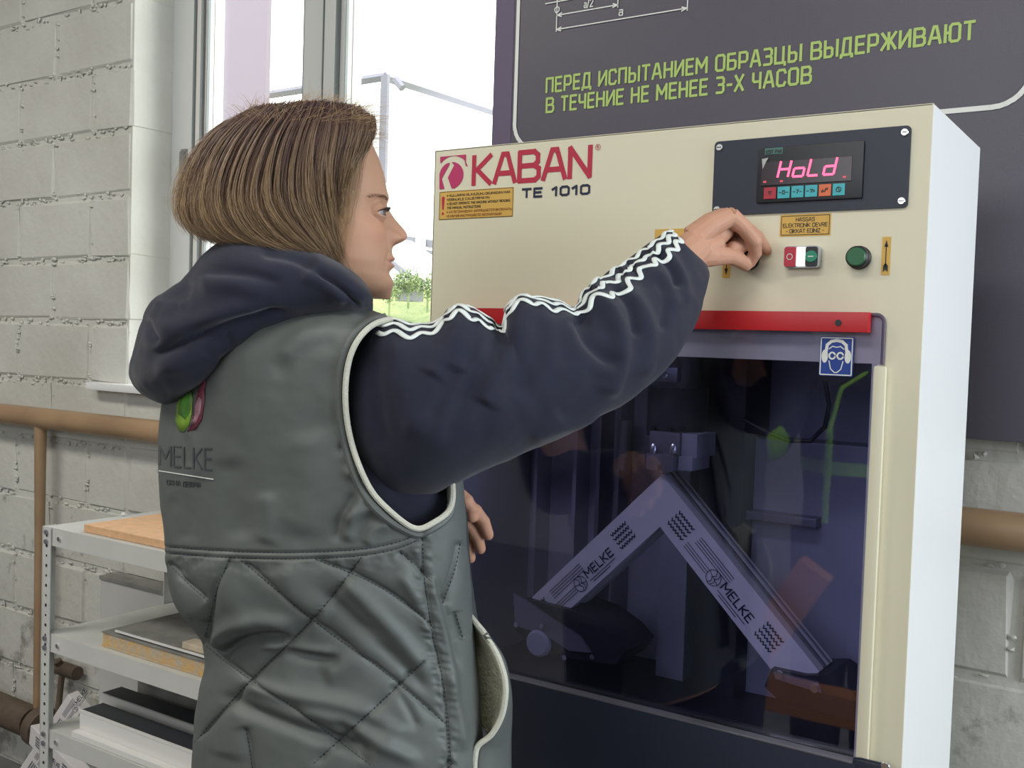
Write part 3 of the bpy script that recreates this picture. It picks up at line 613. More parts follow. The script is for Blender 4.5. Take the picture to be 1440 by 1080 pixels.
c4 = poly('carriage_plate', [(1088, 945), (1150, 960), (1156, 975), (1090, 955)], .030, .006, 'steel')
for x, y in ((1096, 948), (1146, 968)): c = ip(x, y, .028); MB().disc(c, (0, -1, 0), .0055, .004, 12).obj('bolt', M['chrome'], c3)
MB().box((OX0, .02, .84), (OX1, .28, .95), .004).obj('machine_bed', M['dark_iron'], mc)
pts = [ip(x, y, .10) for x, y in ((1045, 590), (1075, 606), (1110, 620), (1140, 620), (1160, 600), (1166, 570), (1160, 535))]
MB().tube(pts, .0035, 8).obj('cable', M['black'], mc, 'auto')

# tinted cover with notch
cx0 = pl(628, 436)[0]; cxr = pl(1243, 480)[0]; cz1 = pl(1243, 443)[2]; czn = pl(1243, 513)[2]; czb = .974
r = .010; P = [(sx0, czb), (cx0, czb)]
P += [(cx0+r-r*math.cos(t*PI/10), cz1-r+r*math.sin(t*PI/10)) for t in range(6)]
P += [(cxr-r+r*math.sin(t*PI/10), cz1-r+r*math.cos(t*PI/10)) for t in range(6)]
P += [(cxr, czn), (sx0+.004, czn), (sx0, czn-.006)]
cv = MB().prism([(x, -.0005, z) for x, z in P], (0, -.005, 0)).obj('tinted_cover', M['cover'], mc)
mb = MB(); mb.tube([(x, -.003, z) for x, z in P[1:15]], .0026, 6); mb.obj('cover_edge', M['cover_edge'], cv, 'auto')
# red bar
a, b = pl(636, 431, -.016), pl(1222, 454, -.016)
rb = MB().box((a[0], -.0195, b[2]-.0125), (b[0], -.0055, b[2]+.0135), .0012).obj('red_bar', M['red'], mc, 'auto')
c = pl(1179, 454, -.0195); MB().disc((c[0], -.0196, c[2]), (0, -1, 0), .0042, .0012, 14).obj('screw_hole', M['dark_iron'], rb)
# safety sign
a, b = pl(1154, 473, -.006), pl(1199, 530, -.006); sg = plate('safety_sign', a[0], b[0], b[2], a[2], -.0058, .001, .0015, M['sign_blue'], mc)
cx, cz, W_, H_ = (a[0]+b[0])/2, (a[2]+b[2])/2, b[0]-a[0], a[2]-b[2]
mb = MB(); e = .0028; q = rrect(a[0]+e*.6, b[0]-e*.6, b[2]+e*.6, a[2]-e*.6, .001); q.append(q[0]); Yk = -.0069
strokes(mb, [q], (0, Yk, 0), (1, 0, 0), (0, 0, 1), .0014, .0003); mb.obj('sign_border', M['white_ink'], sg, norm=False)
s = .0175; mb = MB(); O = (cx, Yk, cz); ux, uy = (s, 0, 0), (0, 0, s)
strokes(mb, [[(-.78, .25), (-.7, .85), (-.4, 1.12), (0, 1.2), (.4, 1.12), (.7, .85), (.78, .25)]], O, ux, uy, .0040, .0003)      # head band
strokes(mb, [[(-.52, -.35), (-.38, -.95), (-.1, -1.2), (.1, -1.2), (.38, -.95), (.52, -.35)], [(-.55, .55), (-.3, .75), (0, .68), (.3, .75), (.55, .55)]], O, ux, uy, .0013, .0003)
for sgn in (-1, 1):
    mb.prism([(cx+s*(sgn*.86+.24*math.cos(t)), Yk, cz+s*(.0+.5*math.sin(t))) for t in np.linspace(0, 2*PI, 18)[:-1]], (0, -.0003, 0))
    strokes(mb, [[(sgn*.3+.22*math.cos(t), .05+.24*math.sin(t)) for t in np.linspace(0, 2*PI, 13)]], O, ux, uy, .0022, .0003)
strokes(mb, [[(-.1, .05), (.1, .05)]], O, ux, uy, .0016, .0003); mb.obj('ear_and_eye_protection_symbol', M['white_ink'], sg)
# dark lower door
a = pl(1255, 1068, -.02)
mb = MB(); mb.box((MX0+.01, -.022, .25), (sx0+.004, -.006, .972), .002); mb.box((sx0-.002, -.022, .25), (-.310, -.006, .978), .010); ld = mb.obj('lower_door', M['navy_plate'], mc, 'auto')
MB().box((MX0+.01, -.0225, .9705), (sx0, -.006, .9735), .001).obj('aluminium_trim', M['steel'], ld)
c = pl(1245, 1078, -.024); MB().disc((c[0], -.022, c[2]), (0, -1, 0), .006, .004, 14, .001).obj('screw', M['chrome'], ld, 'auto')

# ---- control plate and display
def mx(x, y, Y=0.0): p = pl(x, y, Y); return p[0], p[2]
px0, px1, pz0, pz1 = -.5855, -.3225, 1.6855, 1.7885
cp = plate('control_plate', px0, px1, pz0, pz1, 0, .003, .006, M['navy_plate'], mc)
for x in (px0+.0075, px1-.0075):
    for z in (pz0+.0085, pz1-.0085):
        s_ = MB().disc((x, -.003, z), (0, -1, 0), .0048, .0022, 16, .0008).obj('screw', M['chrome'], cp, 'auto'); MB().box((x-.0034, -.0054, z-.0006), (x+.0034, -.0051, z+.0006)).obj('slot', M['slot_dark'], s_)
dy = -.007
a, b = mx(1066, 206, dy), mx(1212, 278, dy)
dm = MB().box((a[0], dy, mx(1140, 282, dy)[1]), (b[0], -.003, mx(1140, 203, dy)[1]), .0025).obj('display_module', M['black'], cp, 'auto')
a, b = mx(1071, 230, dy), mx(1197, 258, dy)
wz0, wz1 = mx(1135, 258, dy)[1], mx(1135, 224, dy)[1]
dw = MB().box((a[0], dy-.0012, wz0), (b[0], dy, wz1), .0005).obj('display_window', M['display'], dm)
a, b = mx(1076, 212, dy), mx(1101, 210, dy)
tl = MB().box((a[0], dy-.0006, mx(1088, 217, dy)[1]), (b[0], dy, mx(1088, 208, dy)[1])).obj('maker_label', M['teal'], dm)
lettering('lettering', 'ESIT PWI', (a[0]+.002, dy-.0007, mx(1088, 215.5, dy)[1]), (b[0]-.002, dy-.0007, mx(1088, 215.5, dy)[1]), (0, 0, .0042), M['ink'], tl, .2, .0002)
# seven segment HoLd
Z0, Z1 = mx(1135, 247.5, dy)[1], mx(1135, 224.5, dy)[1]; H = Z1-Z0
seg = {'a': ((0, 1), (1, 1)), 'b': ((1, 1), (1, .5)), 'c': ((1, .5), (1, 0)), 'd': ((0, 0), (1, 0)), 'e': ((0, .5), (0, 0)), 'f': ((0, 1), (0, .5)), 'g': ((0, .5), (1, .5))}
for ch, on, pxx in (('h', 'bcefg', 1094), ('o', 'cdeg', 1115), ('l', 'def', 1136), ('d', 'bcdeg', 1158)):
    X = mx(pxx, 247, dy)[0]; X2 = mx(pxx+14.5, 247, dy)[0]; mb = MB()
    for s_ in on:
        (xa_, za_), (xb_, zb_) = seg[s_]; k = .13
        A = np.array([xa_, za_]); B = np.array([xb_, zb_]); t = (B-A)/np.linalg.norm(B-A); A = A+t*np.array([.09, .05]); B = B-t*np.array([.09, .05])
        f = lambda q: (X+(X2-X)*q[0]+q[1]*H*.20, dy-.0016, Z0+H*q[1])
        strokes(mb, [[(f(A)[0], f(A)[2]), (f(B)[0], f(B)[2])]], (0, dy-.0014, 0), (1, 0, 0), (0, 0, 1), .0031, .0003)
    mb.obj('led_digit', M['led'], dm, norm=False)
for x, y in ((1076, 256), (1099.5, 255), (1188, 249)):
    p = mx(x, y, dy); MB().box((p[0]-.002, dy-.002, p[1]-.0012), (p[0]+.002, dy-.0012, p[1]+.0012)).obj('led_dot', M['led_dim'], dm)
MB().prism([(mx(x, y, dy)[0], dy-.0013, mx(x, y, dy)[1]) for x, y in ((1072, 224), (1081, 222), (1073, 238))], (0, -.0004, 0)).obj('scuff_mark', M['clear_bezel'], dm)
for i, m_ in enumerate(('key_red', 'cyan', 'cyan', 'cyan', 'key_orange', 'cyan')):
    xa_, xb_ = mx(1074.5+19.3*i, 270, dy)[0], mx(1091.5+19.3*i, 270, dy)[0]; za_, zb_ = wz0-.0180, wz0-.0025
    k_ = MB().box((xa_, dy-.0012, za_), (xb_, dy, zb_), .0005).obj('key', M[m_], dm)
    if m_ == 'key_red': lab(k_, 'red key')
    if m_ == 'key_orange': lab(k_, 'orange key')
    mb = MB(); cx, cz = (xa_+xb_)/2, (za_+zb_)/2; u = .0045
    sy = [[[(-.5, .5), (.5, .5), (0, -.5), (-.5, .5)]], [[(-.3, -.5), (-.3, .5), (.3, .5), (.3, -.5), (-.3, -.5)], [(-1.4, 0), (-.7, 0)], [(.7, 0), (1.4, 0)]], [[(-.3, .5), (.3, .6), (.3, .1), (0, -.1), (0, -.4)], [(-1.2, 0), (-.8, 0)], [(.8, 0), (1.2, 0)]], [[(-.3, .4), (.4, .5), (.2, 0), (0, -.4)], [(-1.3, 0), (-.7, 0)], [(.6, .3), (1.1, 0), (.6, -.3)]], [[(-1, -.5), (-.6, .2), (-.3, -.4), (-1, -.5)], [(-.1, -.5), (.4, .6), (.9, .5)], [(0, .1), (.8, .2)]], [[(.7*math.cos(t), .7*math.sin(t)) for t in np.linspace(0, 2*PI, 12)], [(0, .4), (0, 0), (.3, -.2)]]][i]
    strokes(mb, sy, (cx, dy-.0013, cz), (u, 0, 0), (0, 0, u), .0010, .0002); mb.obj('key_symbol', M['ink'], dm, norm=False)
# stickers
def sticker(name, x0, x1, z0, z1, border=None, m='yellow'):
    s_ = plate(name, x0, x1, z0, z1, 0, .0005, .001, M[m], mc)
    if border:
        mb = MB(); e = border; q = rrect(x0+e, x1-e, z0+e, z1-e, .0008); q.append(q[0]); strokes(mb, [q], (0, -.0005, 0), (1, 0, 0), (0, 0, 1), .0008, .0002); mb.obj('sticker_border', M['ink'], s_, norm=False)
    return s_
def line(par, s, x0, x1, z, h, m='ink', thick=.15, **k): return lettering('lettering', s, (x0, -.0005, z), (x1, -.0005, z), (0, 0, h), M[m], par, thick, .0003, **k)
hx0, hx1 = mx(1097, 317)[0], mx(1168.5, 317)[0]; hz0, hz1 = mx(1133, 332)[1], mx(1133, 301)[1]
s_ = sticker('warning_sticker', hx0, hx1, hz0, hz1, .002)
hc = (hx0+hx1)/2; hh = (hz1-hz0)
line(s_, 'HASSAS', hc-.0125, hc+.0125, hz0+hh*.68, .0048); line(s_, 'ELEKTRONİK DEVRE', hx0+.0045, hx1-.0045, hz0+hh*.42, .0048); line(s_, '- DİKKAT EDİNİZ -', hx0+.009, hx1-.009, hz0+hh*.16, .0048)
wx0, wx1, wz0_, wz1_ = mx(618, 290)[0], mx(722, 285)[0], mx(670, 307)[1], mx(670, 266.5)[1]
s_ = sticker('instruction_sticker', wx0, wx1, wz0_, wz1_, .0008)
hh = wz1_-wz0_; tx = wx0+.0165
for i, (t, e_, m_) in enumerate((('> KULLANMA KILAVUZUNU OKUMADAN MAK', wx1-.006, 'ink'), ('KESINLIKLE CALISTIRMAYIN', tx+.085, 'ink'), ('> DO NOT OPERATE THE MACHINE WITHOUT READING', wx1-.006, 'ink'), ('THE MANUAL INSTRUCTIONS', tx+.068, 'ink'), ('> КАТЕГОРИЧЕСКИ ЗАПРЕЩАЕТСЯ ВКЛЮЧАТЬ', wx1-.003, 'orange_ink'), ('НЕ ИЗУЧИВ ИНСТРУКЦИЮ ПО ЭКСПЛУАТАЦИИ', wx1-.022, 'orange_ink'))):
    line(s_, t, tx, e_, wz0_+hh*(.83-.145*i)-.001, .0034, m_, .2)
mb = MB(); mb.prism([(wx0+.0065, -.0005, wz0_+hh*.36), (wx0+.0095, -.0005, wz0_+hh*.36), (wx0+.0112, -.0005, wz0_+hh*.78), (wx0+.008, -.0005, wz0_+hh*.84), (wx0+.0048, -.0005, wz0_+hh*.78)], (0, -.0003, 0)); mb.disc((wx0+.008, -.0005, wz0_+hh*.22), (0, -1, 0), .0024, .0003, 12); mb.obj('exclamation_mark', M['logo_red'], s_)
# brand mark
lx0, lx1, lz0, lz1 = mx(619, 240)[0], mx(655, 240)[0], mx(637, 265)[1], mx(637, 219)[1]
u, v = lx1-lx0, lz1-lz0; LG = lambda x, z: (lx0+u*x, -.0004, lz0+v*z)
mb = MB()
mb.prism([LG(0, 1), LG(0, .86)]+[LG(.5+.62*math.cos(t), .44+.55*math.sin(t)) for t in np.linspace(2.45, .35, 12)]+[LG(1, .66), LG(1, 1)], (0, -.0004, 0))
circ = [LG(.45+.47*math.cos(t), .40+.41*math.sin(t)) for t in np.linspace(1.35, -1.2, 16)]
mb.prism(circ+[LG(.60, 0), LG(.48, 0), LG(.32, .34), LG(.55, .70), LG(.45, .81)], (0, -.0004, 0))
mb.prism([LG(.38, .79)]+[LG(.45+.47*math.cos(t), .40+.41*math.sin(t)) for t in np.linspace(1.9, 3.0, 8)]+[LG(0, 0), LG(.2, 0), LG(.08, .32), LG(.36, .72)], (0, -.0004, 0))
mb.obj('logo_emblem', M['magenta'], mc)
kx0, kx1, kz0, kz1 = mx(664, 260)[0], mx(833, 205)[0], mx(748, 256)[1], mx(748, 211)[1]
kz0, kz1 = kz0, kz0+(mx(833, 205)[1]-mx(833, 252)[1])
lettering('brand_lettering', 'KABAN', (kx0+.003, -.0002, kz0+.003), (kx1-.003, -.0002, kz0+.003), (0, 0, kz1-kz0-.006), M['logo_red'], mc, .185, .0003, .16)
lettering('model_lettering', 'TE 1010', (mx(735, 276)[0], -.0002, mx(780, 275)[1]), (mx(829, 258)[0], -.0002, mx(780, 275)[1]), (0, 0, .0125), M['navy_ink'], mc, .30, .0003, .26, .5)
c = mx(841, 207); mb = MB(); strokes(mb, [[(.0042*math.cos(t), .0042*math.sin(t)) for t in np.linspace(0, 2*PI, 17)], [(-.0012, -.002), (-.0012, .002), (.001, .002), (.0014, .001), (.0008, .0002), (-.001, .0002)], [(.0002, .0002), (.0014, -.002)]], (c[0], -.0002, c[1]), (1, 0, 0), (0, 0, 1), .0007, .0003); mb.obj('registered_mark', M['logo_red'], mc, norm=False)
# arrows
def arrow(x, z0, z1, up):
    s_ = sticker('arrow_sticker', x-.0055, x+.0055, z0, z1); mb = MB(); zt, zb = (z1-.004, z0+.004) if up else (z0+.004, z1-.004); sg_ = 1 if up else -1
    mb.prism([(x, -.0005, zt), (x-.0026, -.0005, zt-.009*sg_), (x+.0026, -.0005, zt-.009*sg_)], (0, -.0003, 0)); mb.box((x-.0006, -.0008, zb+.006*sg_), (x+.0006, -.0005, zt-.006*sg_))
    mb.prism([(x, -.0005, zb+.012*sg_), (x-.003, -.0005, zb+.008*sg_), (x-.003, -.0005, zb), (x, -.0005, zb+.003*sg_), (x+.003, -.0005, zb), (x+.003, -.0005, zb+.008*sg_)], (0, -.0003, 0)); mb.obj('arrow', M['ink'], s_)
c = mx(1246, 360); arrow(c[0], c[1]-.0245, c[1]+.0245, True)
c = mx(1022, 366); arrow(c[0], c[1]-.0245, c[1]+.0245, False)
c = mx(935, 330); a_ = sticker('sticker', c[0]-.016, c[0]+.03, c[1]-.006, c[1]+.008, None)
# push buttons
def button(x, z, m_):
    b_ = MB().disc((x, 0, z), (0, -1, 0), .0152, .006, 32, .0015).obj('push_button', M['black'], mc, 'auto'); MB().disc((x, -.006, z), (0, -1, 0), .0142, .010, 32, .002).obj('bezel', M['black'], b_, 'auto'); MB().disc((x, -.012, z), (0, -1, 0), .0122, .0065, 32, .0015).obj('button_cap', M[m_], b_, 'auto'); return b_
c = mx(1207, 362, -.006); button(c[0], c[1], 'btn_green'); gz = c[1]
c = mx(1051, 363, -.006); lab(button(c[0], gz, 'black'), 'black push button under the finger'); BX = (c[0], gz)
a, b = mx(1101, 361, -.015)[0], mx(1150, 361, -.015)[0]; z = mx(1126, 361, -.012)[1]
db = plate('double_push_button', a, b+.001, z-.0145, z+.0145, 0, .011, .005, M['clear_bezel'], mc)
wd = b-a; f1, f2 = a+wd*.37, a+wd*.63
plate('stop_button', a+.0015, f1, z-.013, z+.013, -.010, .005, .003, M['btn_red'], db)
MB().box((f1+.0002, -.0135, z-.0125), (f2-.0002, -.010, z+.0125), .001).obj('indicator_lamp', M['lamp_white'], db)
plate('start_surround', f2, b-.0015, z-.013, z+.013, -.010, .003, .003, M['black'], db)
MB().disc(((f2+b-.0015)/2, -.012, z), (0, -1, 0), .0078, .003, 24, .0008).obj('start_button', M['btn_green2'], db, 'auto')
mb = MB(); strokes(mb, [[(.0038*math.cos(t), .0038*math.sin(t)) for t in np.linspace(0, 2*PI, 17)]], ((a+f1)/2+.0005, -.0150, z), (1, 0, 0), (0, 0, 1), .0009, .0003); mb.box(((f2+b)/2-.0045, -.0154, z-.0006), ((f2+b)/2+.0028, -.0150, z+.0006)); mb.obj('button_symbols', M['white_ink'], db, norm=False)

# ================================================================ PVC CORNER SAMPLE
ap = np.array([-.671, .048, 1.3085]); smp = thing('profile_corner_sample', 'white plastic corner sample in printed film clamped inside the machine', 'sample', (ap[0], .08, 1.06))
for sgn, Ln in ((-1, .335), (1, .352)):
    ux = np.array([sgn, 0, -1])/math.sqrt(2); uy = np.array([-sgn, 0, -1])/math.sqrt(2)   # along, inward
    Wd = .056; D = .062
    a0 = ap; a1 = ap+ux*Ln; b1 = a1+uy*Wd; b0 = ap+np.array([0, 0, -Wd*math.sqrt(2)])
    arm = MB().prism([a0, a1, b1, b0], (0, .02, 0)).obj('sample_arm', M['film'], smp)
    o_ = np.array([0, .021, 0]); mb = MB()
    mb.prism([a0+o_+uy*.008, a1+o_+uy*.008, b1+o_-uy*.004, b0+o_-uy*.004], (0, .018, 0)); mb.prism([a0+o_*1.9, a1+o_*1.9, b1+o_*1.9, b0+o_*1.9], (0, .022, 0)); mb.obj('profile_body', M['pvc'], arm)
    mb = MB(); n3 = np.array([0, 1, 0])
    for q, dd in ((.006, .026), (.006, .045)): mb.prism([a0+n3*dd, a1+n3*dd, a1+n3*dd-uy*.0015, a0+n3*dd-uy*.0015], (0, .006, 0))
    mb.obj('profile_rib', M['steel'], arm)
    along = ux if sgn > 0 else -ux; st = (a0+ux*.055+uy*.0) if sgn > 0 else (a1-ux*.0)
    up_ = np.cross(np.array([0, -1, 0]), along); base = st if (up_@uy) > 0 else st+uy*Wd
    film_print(arm, base+np.array([0, -.0003, 0])+along*.004, along, up_, None, Ln-.06 if sgn > 0 else Ln-.03)
# ================================================================ PERSON
def crom(P, n):   # smooth resample of rows (Catmull-Rom over the row index)
    P = np.asarray(P, float); k = len(P); t = np.linspace(0, k-1-1e-9, n); i = t.astype(int); f = (t-i)[:, None]
    g = lambda j: P[np.clip(j, 0, k-1)]
    p0, p1, p2, p3 = g(i-1), g(i), g(i+1), g(i+2)
    p0 = np.where((i == 0)[:, None], 2*p1-p2, p0); p3 = np.where((i+2 > k-1)[:, None], 2*p2-p1, p3)
    return .5*((2*p1)+(-p0+p2)*f+(2*p0-5*p1+4*p2-p3)*f*f+(-p0+3*p1-3*p2+p3)*f**3)
def loft(secs, rows, n, pw=2.0):
    """secs: (ax, ay, bx, by, d, th, skew): silhouette pair A-B, distance, half thickness, extra distance at A (and less at B)"""
    S = crom([tuple(s)+(0,)*(7-len(s)) for s in secs], rows); th = np.linspace(0, 2*PI, n, endpoint=False)
    V = np.zeros((rows, n, 3))
    for i, s in enumerate(S):
        c = dp((s[0]+s[2])/2, (s[1]+s[3])/2, s[4]); A = dp(s[0], s[1], s[4]+s[6]); B = dp(s[2], s[3], s[4]-s[6]); h = (B-A)/2
        v = ray((s[0]+s[2])/2, (s[1]+s[3])/2); v /= np.linalg.norm(v)
        ct, st = np.cos(th), np.sin(th)
        e = 2/pw; ct = np.sign(ct)*abs(ct)**e; st = np.sign(st)*abs(st)**e
        V[i] = c+h*ct[:, None]+v*(s[5]*st)[:, None]
    return V
def grid_faces(r, n, caps=True):
    F = [(i*n+j, i*n+(j+1) % n, (i+1)*n+(j+1) % n, (i+1)*n+j) for i in range(r-1) for j in range(n)]
    if caps: F += [tuple(range(n-1, -1, -1)), tuple((r-1)*n+j for j in range(n))]
    return F
def gnormals(V):
    dv = np.gradient(V, axis=0); du = (np.roll(V, -1, 1)-np.roll(V, 1, 1))/2
    N = np.cross(du, dv); N /= np.linalg.norm(N, axis=2, keepdims=True)+1e-12
    c = V.mean(1, keepdims=True); s = np.sign(((V-c)*N).sum(2).mean()); return N*s
def vproj(V):
    d = V-CC; z = d@CF; return 720+FPX*(d@CR)/z, 540-FPX*(d@CU)/z
def pdist(x, y, poly):
    best = np.full(x.shape, 1e9); par = np.zeros(x.shape); L = 0; seg = [math.dist(a, b) for a, b in zip(poly[:-1], poly[1:])]; T = sum(seg)
    for (a, b), l in zip(zip(poly[:-1], poly[1:]), seg):
        t = np.clip(((x-a[0])*(b[0]-a[0])+(y-a[1])*(b[1]-a[1]))/(l*l), 0, 1)
        d = np.hypot(x-a[0]-t*(b[0]-a[0]), y-a[1]-t*(b[1]-a[1])); m = d < best; best[m] = d[m]; par[m] = ((L+t*l)/T)[m]; L += l
    return best, par
def smooth_poly(P, k=8): return [tuple(p) for p in crom(P, (len(P)-1)*k+1)]
def folds(V, N, lst, near=True):
    """push the cloth in or out along crease and ridge lines; (points, width, amount in mm, taper)"""
    x, y = vproj(V); fac = -(N*((V-CC)/np.linalg.norm(V-CC, axis=2, keepdims=True))).sum(2)
    w = np.clip((fac+.15)/.4, 0, 1); D = np.zeros(x.shape)
    for f in lst:
        pts, sg, am = f[:3]; tp = f[3] if len(f) > 3 else .18
        d, t = pdist(x, y, smooth_poly(pts, 6) if len(pts) > 2 else pts)
        e = np.clip(np.minimum(t, 1-t)/tp, 0, 1) if tp > 0 else 1
        D += am*.001*np.exp(-(d/sg)**2)*(e*e*(3-2*e) if tp > 0 else 1)
    return V+N*(D*w)[..., None]
def fnoise(V, sc, am, seed=0):
    from mathutils import noise
    out = np.array([noise.fractal(Vector(p)*sc+Vector((seed, 0, 0)), 1.0, 2.0, 3) for p in V.reshape(-1, 3)]).reshape(V.shape[:2]); return out*am
def remesh(mb, vox, smooth=3):
    o = mb.obj('tmp', None); bm = bmesh.new(); bm.from_mesh(o.data); bmesh.ops.recalc_face_normals(bm, faces=bm.faces[:]); bm.to_mesh(o.data); bm.free()
    m = o.modifiers.new('r', 'REMESH'); m.mode = 'VOXEL'; m.voxel_size = vox; m.use_smooth_shade = True
    if smooth: q = o.modifiers.new('s', 'SMOOTH'); q.factor = .5; q.iterations = smooth
    me = bpy.data.meshes.new_from_object(o.evaluated_get(bpy.context.evaluated_depsgraph_get())); bpy.data.objects.remove(o); return me
def vcol_mat(name, rough=.5, sss=0, sheen=0, bump=None, spec=.5):
    m = mat(name, (1, 1, 1), rough, bump=bump, sheen=sheen, spec=spec); nt = m.node_tree; a = nt.nodes.new('ShaderNodeAttribute'); a.attribute_name = 'tone'
    b = nt.nodes['Principled BSDF']; nt.links.new(a.outputs['Color'], b.inputs['Base Color'])
    if sss: b.inputs['Subsurface Weight'].default_value = sss; b.inputs['Subsurface Radius'].default_value = (1, .35, .2); b.inputs['Subsurface Scale'].default_value = .008
    return m
def set_tone(me, C):
    at = me.color_attributes.new('tone', 'FLOAT_COLOR', 'POINT'); C4 = np.ones((len(me.vertices), 4), np.float32); C4[:, :3] = C; at.data.foreach_set('color', C4.ravel())

PC = dp(430, 700, 1.25)
woman = thing('person', 'person with a brown bob in navy hoodie and grey vest pressing the machine button', 'person', (PC[0], PC[1], 0))
M['skin'] = vcol_mat('skin', .55, sss=.12, bump=(900, .12, .0006), spec=.35)
M['hoodie'] = mat('navy_fleece_cotton', srgb(37, 39, 54), .92, sheen=.16, bump=(1400, .25, .0006), spec=.2)
M['vest'] = mat('grey_quilted_nylon', srgb(92, 97, 95), .56, bump=(1200, .12, .0004), spec=.5, vary=(1.2, .06))
M['vest_dark'] = mat('dark_vest_zip_tape', srgb(60, 64, 68), .6)
M['piping'] = mat('cream_fleece_piping', srgb(205, 205, 190), .9, bump=(700, .8, .002))
M['fleece'] = mat('cream_fleece_lining', srgb(172, 170, 148), .95, bump=(260, 1, .004), vary=(60, .25))
M['stripe'] = mat('white_wavy_stripe', srgb(225, 232, 228), .6)
M['thread'] = mat('dark_stitching', srgb(50, 54, 58), .8)
M['trousers'] = mat('dark_trousers', srgb(38, 40, 48), .9, bump=(900, .3, .0006))
M['shoe'] = mat('black_shoe', (.02, .02, .02), .5)

# ---- head in its own frame: front, up, side (towards the viewer's side)
AZ = math.radians(46.5); EF = np.array([math.sin(AZ), math.cos(AZ), 0]); EU = np.array([0, 0, 1.]); EL = np.array([EF[1], -EF[0], 0]); HO = dp(430, 290, 1.22)
def sag(x, y):   # pixel -> (front, up) in the middle plane of the head
    d = ray(x, y); t = ((HO-CC)@EL)/(d@EL); P = CC+d*t-HO; return P@EF, P@EU
def hp(a, u, l): return HO+EF*a+EU*u+EL*l
def curve(pts):  # sorted (u -> a)
    q = sorted([sag(x, y)[::-1] for x, y in pts]); return np.array([p[0] for p in q]), np.array([p[1] for p in q])
def smooth1(xs, ys, x):
    # monotone-ish cubic through resampled points
    t = np.interp(x, xs, ys); k = np.ones(5)/5; return np.convolve(np.pad(t, 2, 'edge'), k, 'valid')
fr_base = curve([(470, 150), (508, 178), (524, 205), (533, 225), (541, 250), (544, 270), (543, 283), (540, 296), (541, 310), (545, 325), (548, 340), (550, 352), (550.5, 362), (550.5, 374), (549.5, 385), (550.3, 393), (551, 399), (549.8, 406), (545.5, 411), (538, 414.8), (528, 417), (505, 419)])
fr_nose = curve([(544, 278), (543, 288), (548.5, 297), (555, 307), (562, 315.5), (569, 323), (573, 329), (573.5, 333.5), (570.5, 339), (563, 342), (557, 343.5), (552.5, 347), (551.5, 352)])
bk = curve([(410, 150), (350, 165), (312, 190), (293, 225), (287, 262), (295, 300), (315, 335), (345, 365), (380, 395), (425, 419)])
def uy(py): return sag(545, py)[1]
u0, u1 = sag(500, 419)[1], sag(430, 148)[1]
NR, NC = 220, 240
us = u0+(u1-u0)*(1-np.cos(np.linspace(0, PI, NR)))/2
af = smooth1(*fr_base, us); ab = smooth1(*bk, us); an = np.where(us > uy(279), -9, smooth1(*fr_nose, us))
def uy(py): return sag(545, py)[1]
wk = [(419, .012), (415, .024), (410, .033), (403, .041), (390, .051), (370, .060), (345, .066), (320, .070), (295, .072), (265, .075), (230, .076), (200, .070), (180, .060), (163, .042), (152, .022), (147, .004)]
wu = np.array([uy(p[0]) for p in wk])[::-1]; ww = np.array([p[1] for p in wk])[::-1]
o_ = np.argsort(wu); wh = smooth1(wu[o_], ww[o_], us)
th = np.linspace(0, 2*PI, NC, endpoint=False); HV = np.zeros((NR, NC, 3)); A_ = np.zeros((NR, NC)); Lm = np.zeros((NR, NC)); U_ = np.repeat(us[:, None], NC, 1)
for i in range(NR):
    mid = ab[i]+(af[i]-ab[i])*.50; ca, sa = np.cos(th), np.sin(th); pf, pb = 2.35, 2.15
    p = np.where(ca > 0, pf, pb); cc_ = np.sign(ca)*abs(ca)**(2/p); ss_ = np.sign(sa)*abs(sa)**(2/p)
    A_[i] = mid+np.where(ca > 0, (af[i]-mid)*cc_, (mid-ab[i])*cc_); Lm[i] = wh[i]*ss_
front = (A_ > ((af+ab)/2)[:, None]).astype(float); PXM = .00083
def gs(v, c, s): return np.exp(-((v-c)/s)**2)
Un = (U_); al = abs(Lm)
nose_h = np.clip(an-af, 0, None)[:, None]; tipu = uy(331)
sig = .0065+.0065*np.clip((uy(292)-U_)/(uy(292)-uy(334)), 0, 1)
D = nose_h*np.exp(-(al/sig)**2.4)*front
D += front*(.0105*gs(al, .0150, .0048)*gs(U_, uy(335), .0072))                     # nostril wings
D -= front*.0045*gs(al, .0225, .0030)*gs(U_, uy(336), .0075)
D -= front*(.0060*gs(al, .0085, .0036)*gs(U_, uy(345), .0026))                     # nostrils
D += front*.0030*gs(U_, uy(279), .006)*np.exp(-(al/.046)**6)                         # brow
D -= front*.0068*gs(al, .032, .0150)*gs(U_, uy(300), .0105)                          # sockets
D += front*.0045*gs(al, .045, .018)*gs(U_, uy(328), .014)                            # cheekbones
D += front*.0038*gs(U_, uy(364), .0032)*np.exp(-(al/.019)**4)+front*.0034*gs(U_, uy(374), .0036)*np.exp(-(al/.018)**4)-front*.0030*gs(U_, uy(384.5), .0050)*np.exp(-(al/.022)**4)+front*.0020*gs(U_, uy(400), .009)*np.exp(-(al/.020)**4)
D -= front*.0035*gs(U_, uy(369.3), .0016)*np.exp(-(al/.024)**6)
D -= front*.0016*gs(U_, uy(372)-.2*0, .010)*gs(al, .0285, .0040)                     # mouth corner
D -= front*.0014*np.exp(-((al-(.019+.30*np.clip(uy(340)-U_, 0, .04)))/.0032)**2)*(U_ < uy(338))*(U_ > uy(372))
A2 = A_+D
V = HO+EF*A2[..., None]+EU*U_[..., None]+EL*Lm[..., None]
body = MB(); body.add(V.reshape(-1, 3), grid_faces(NR, NC))
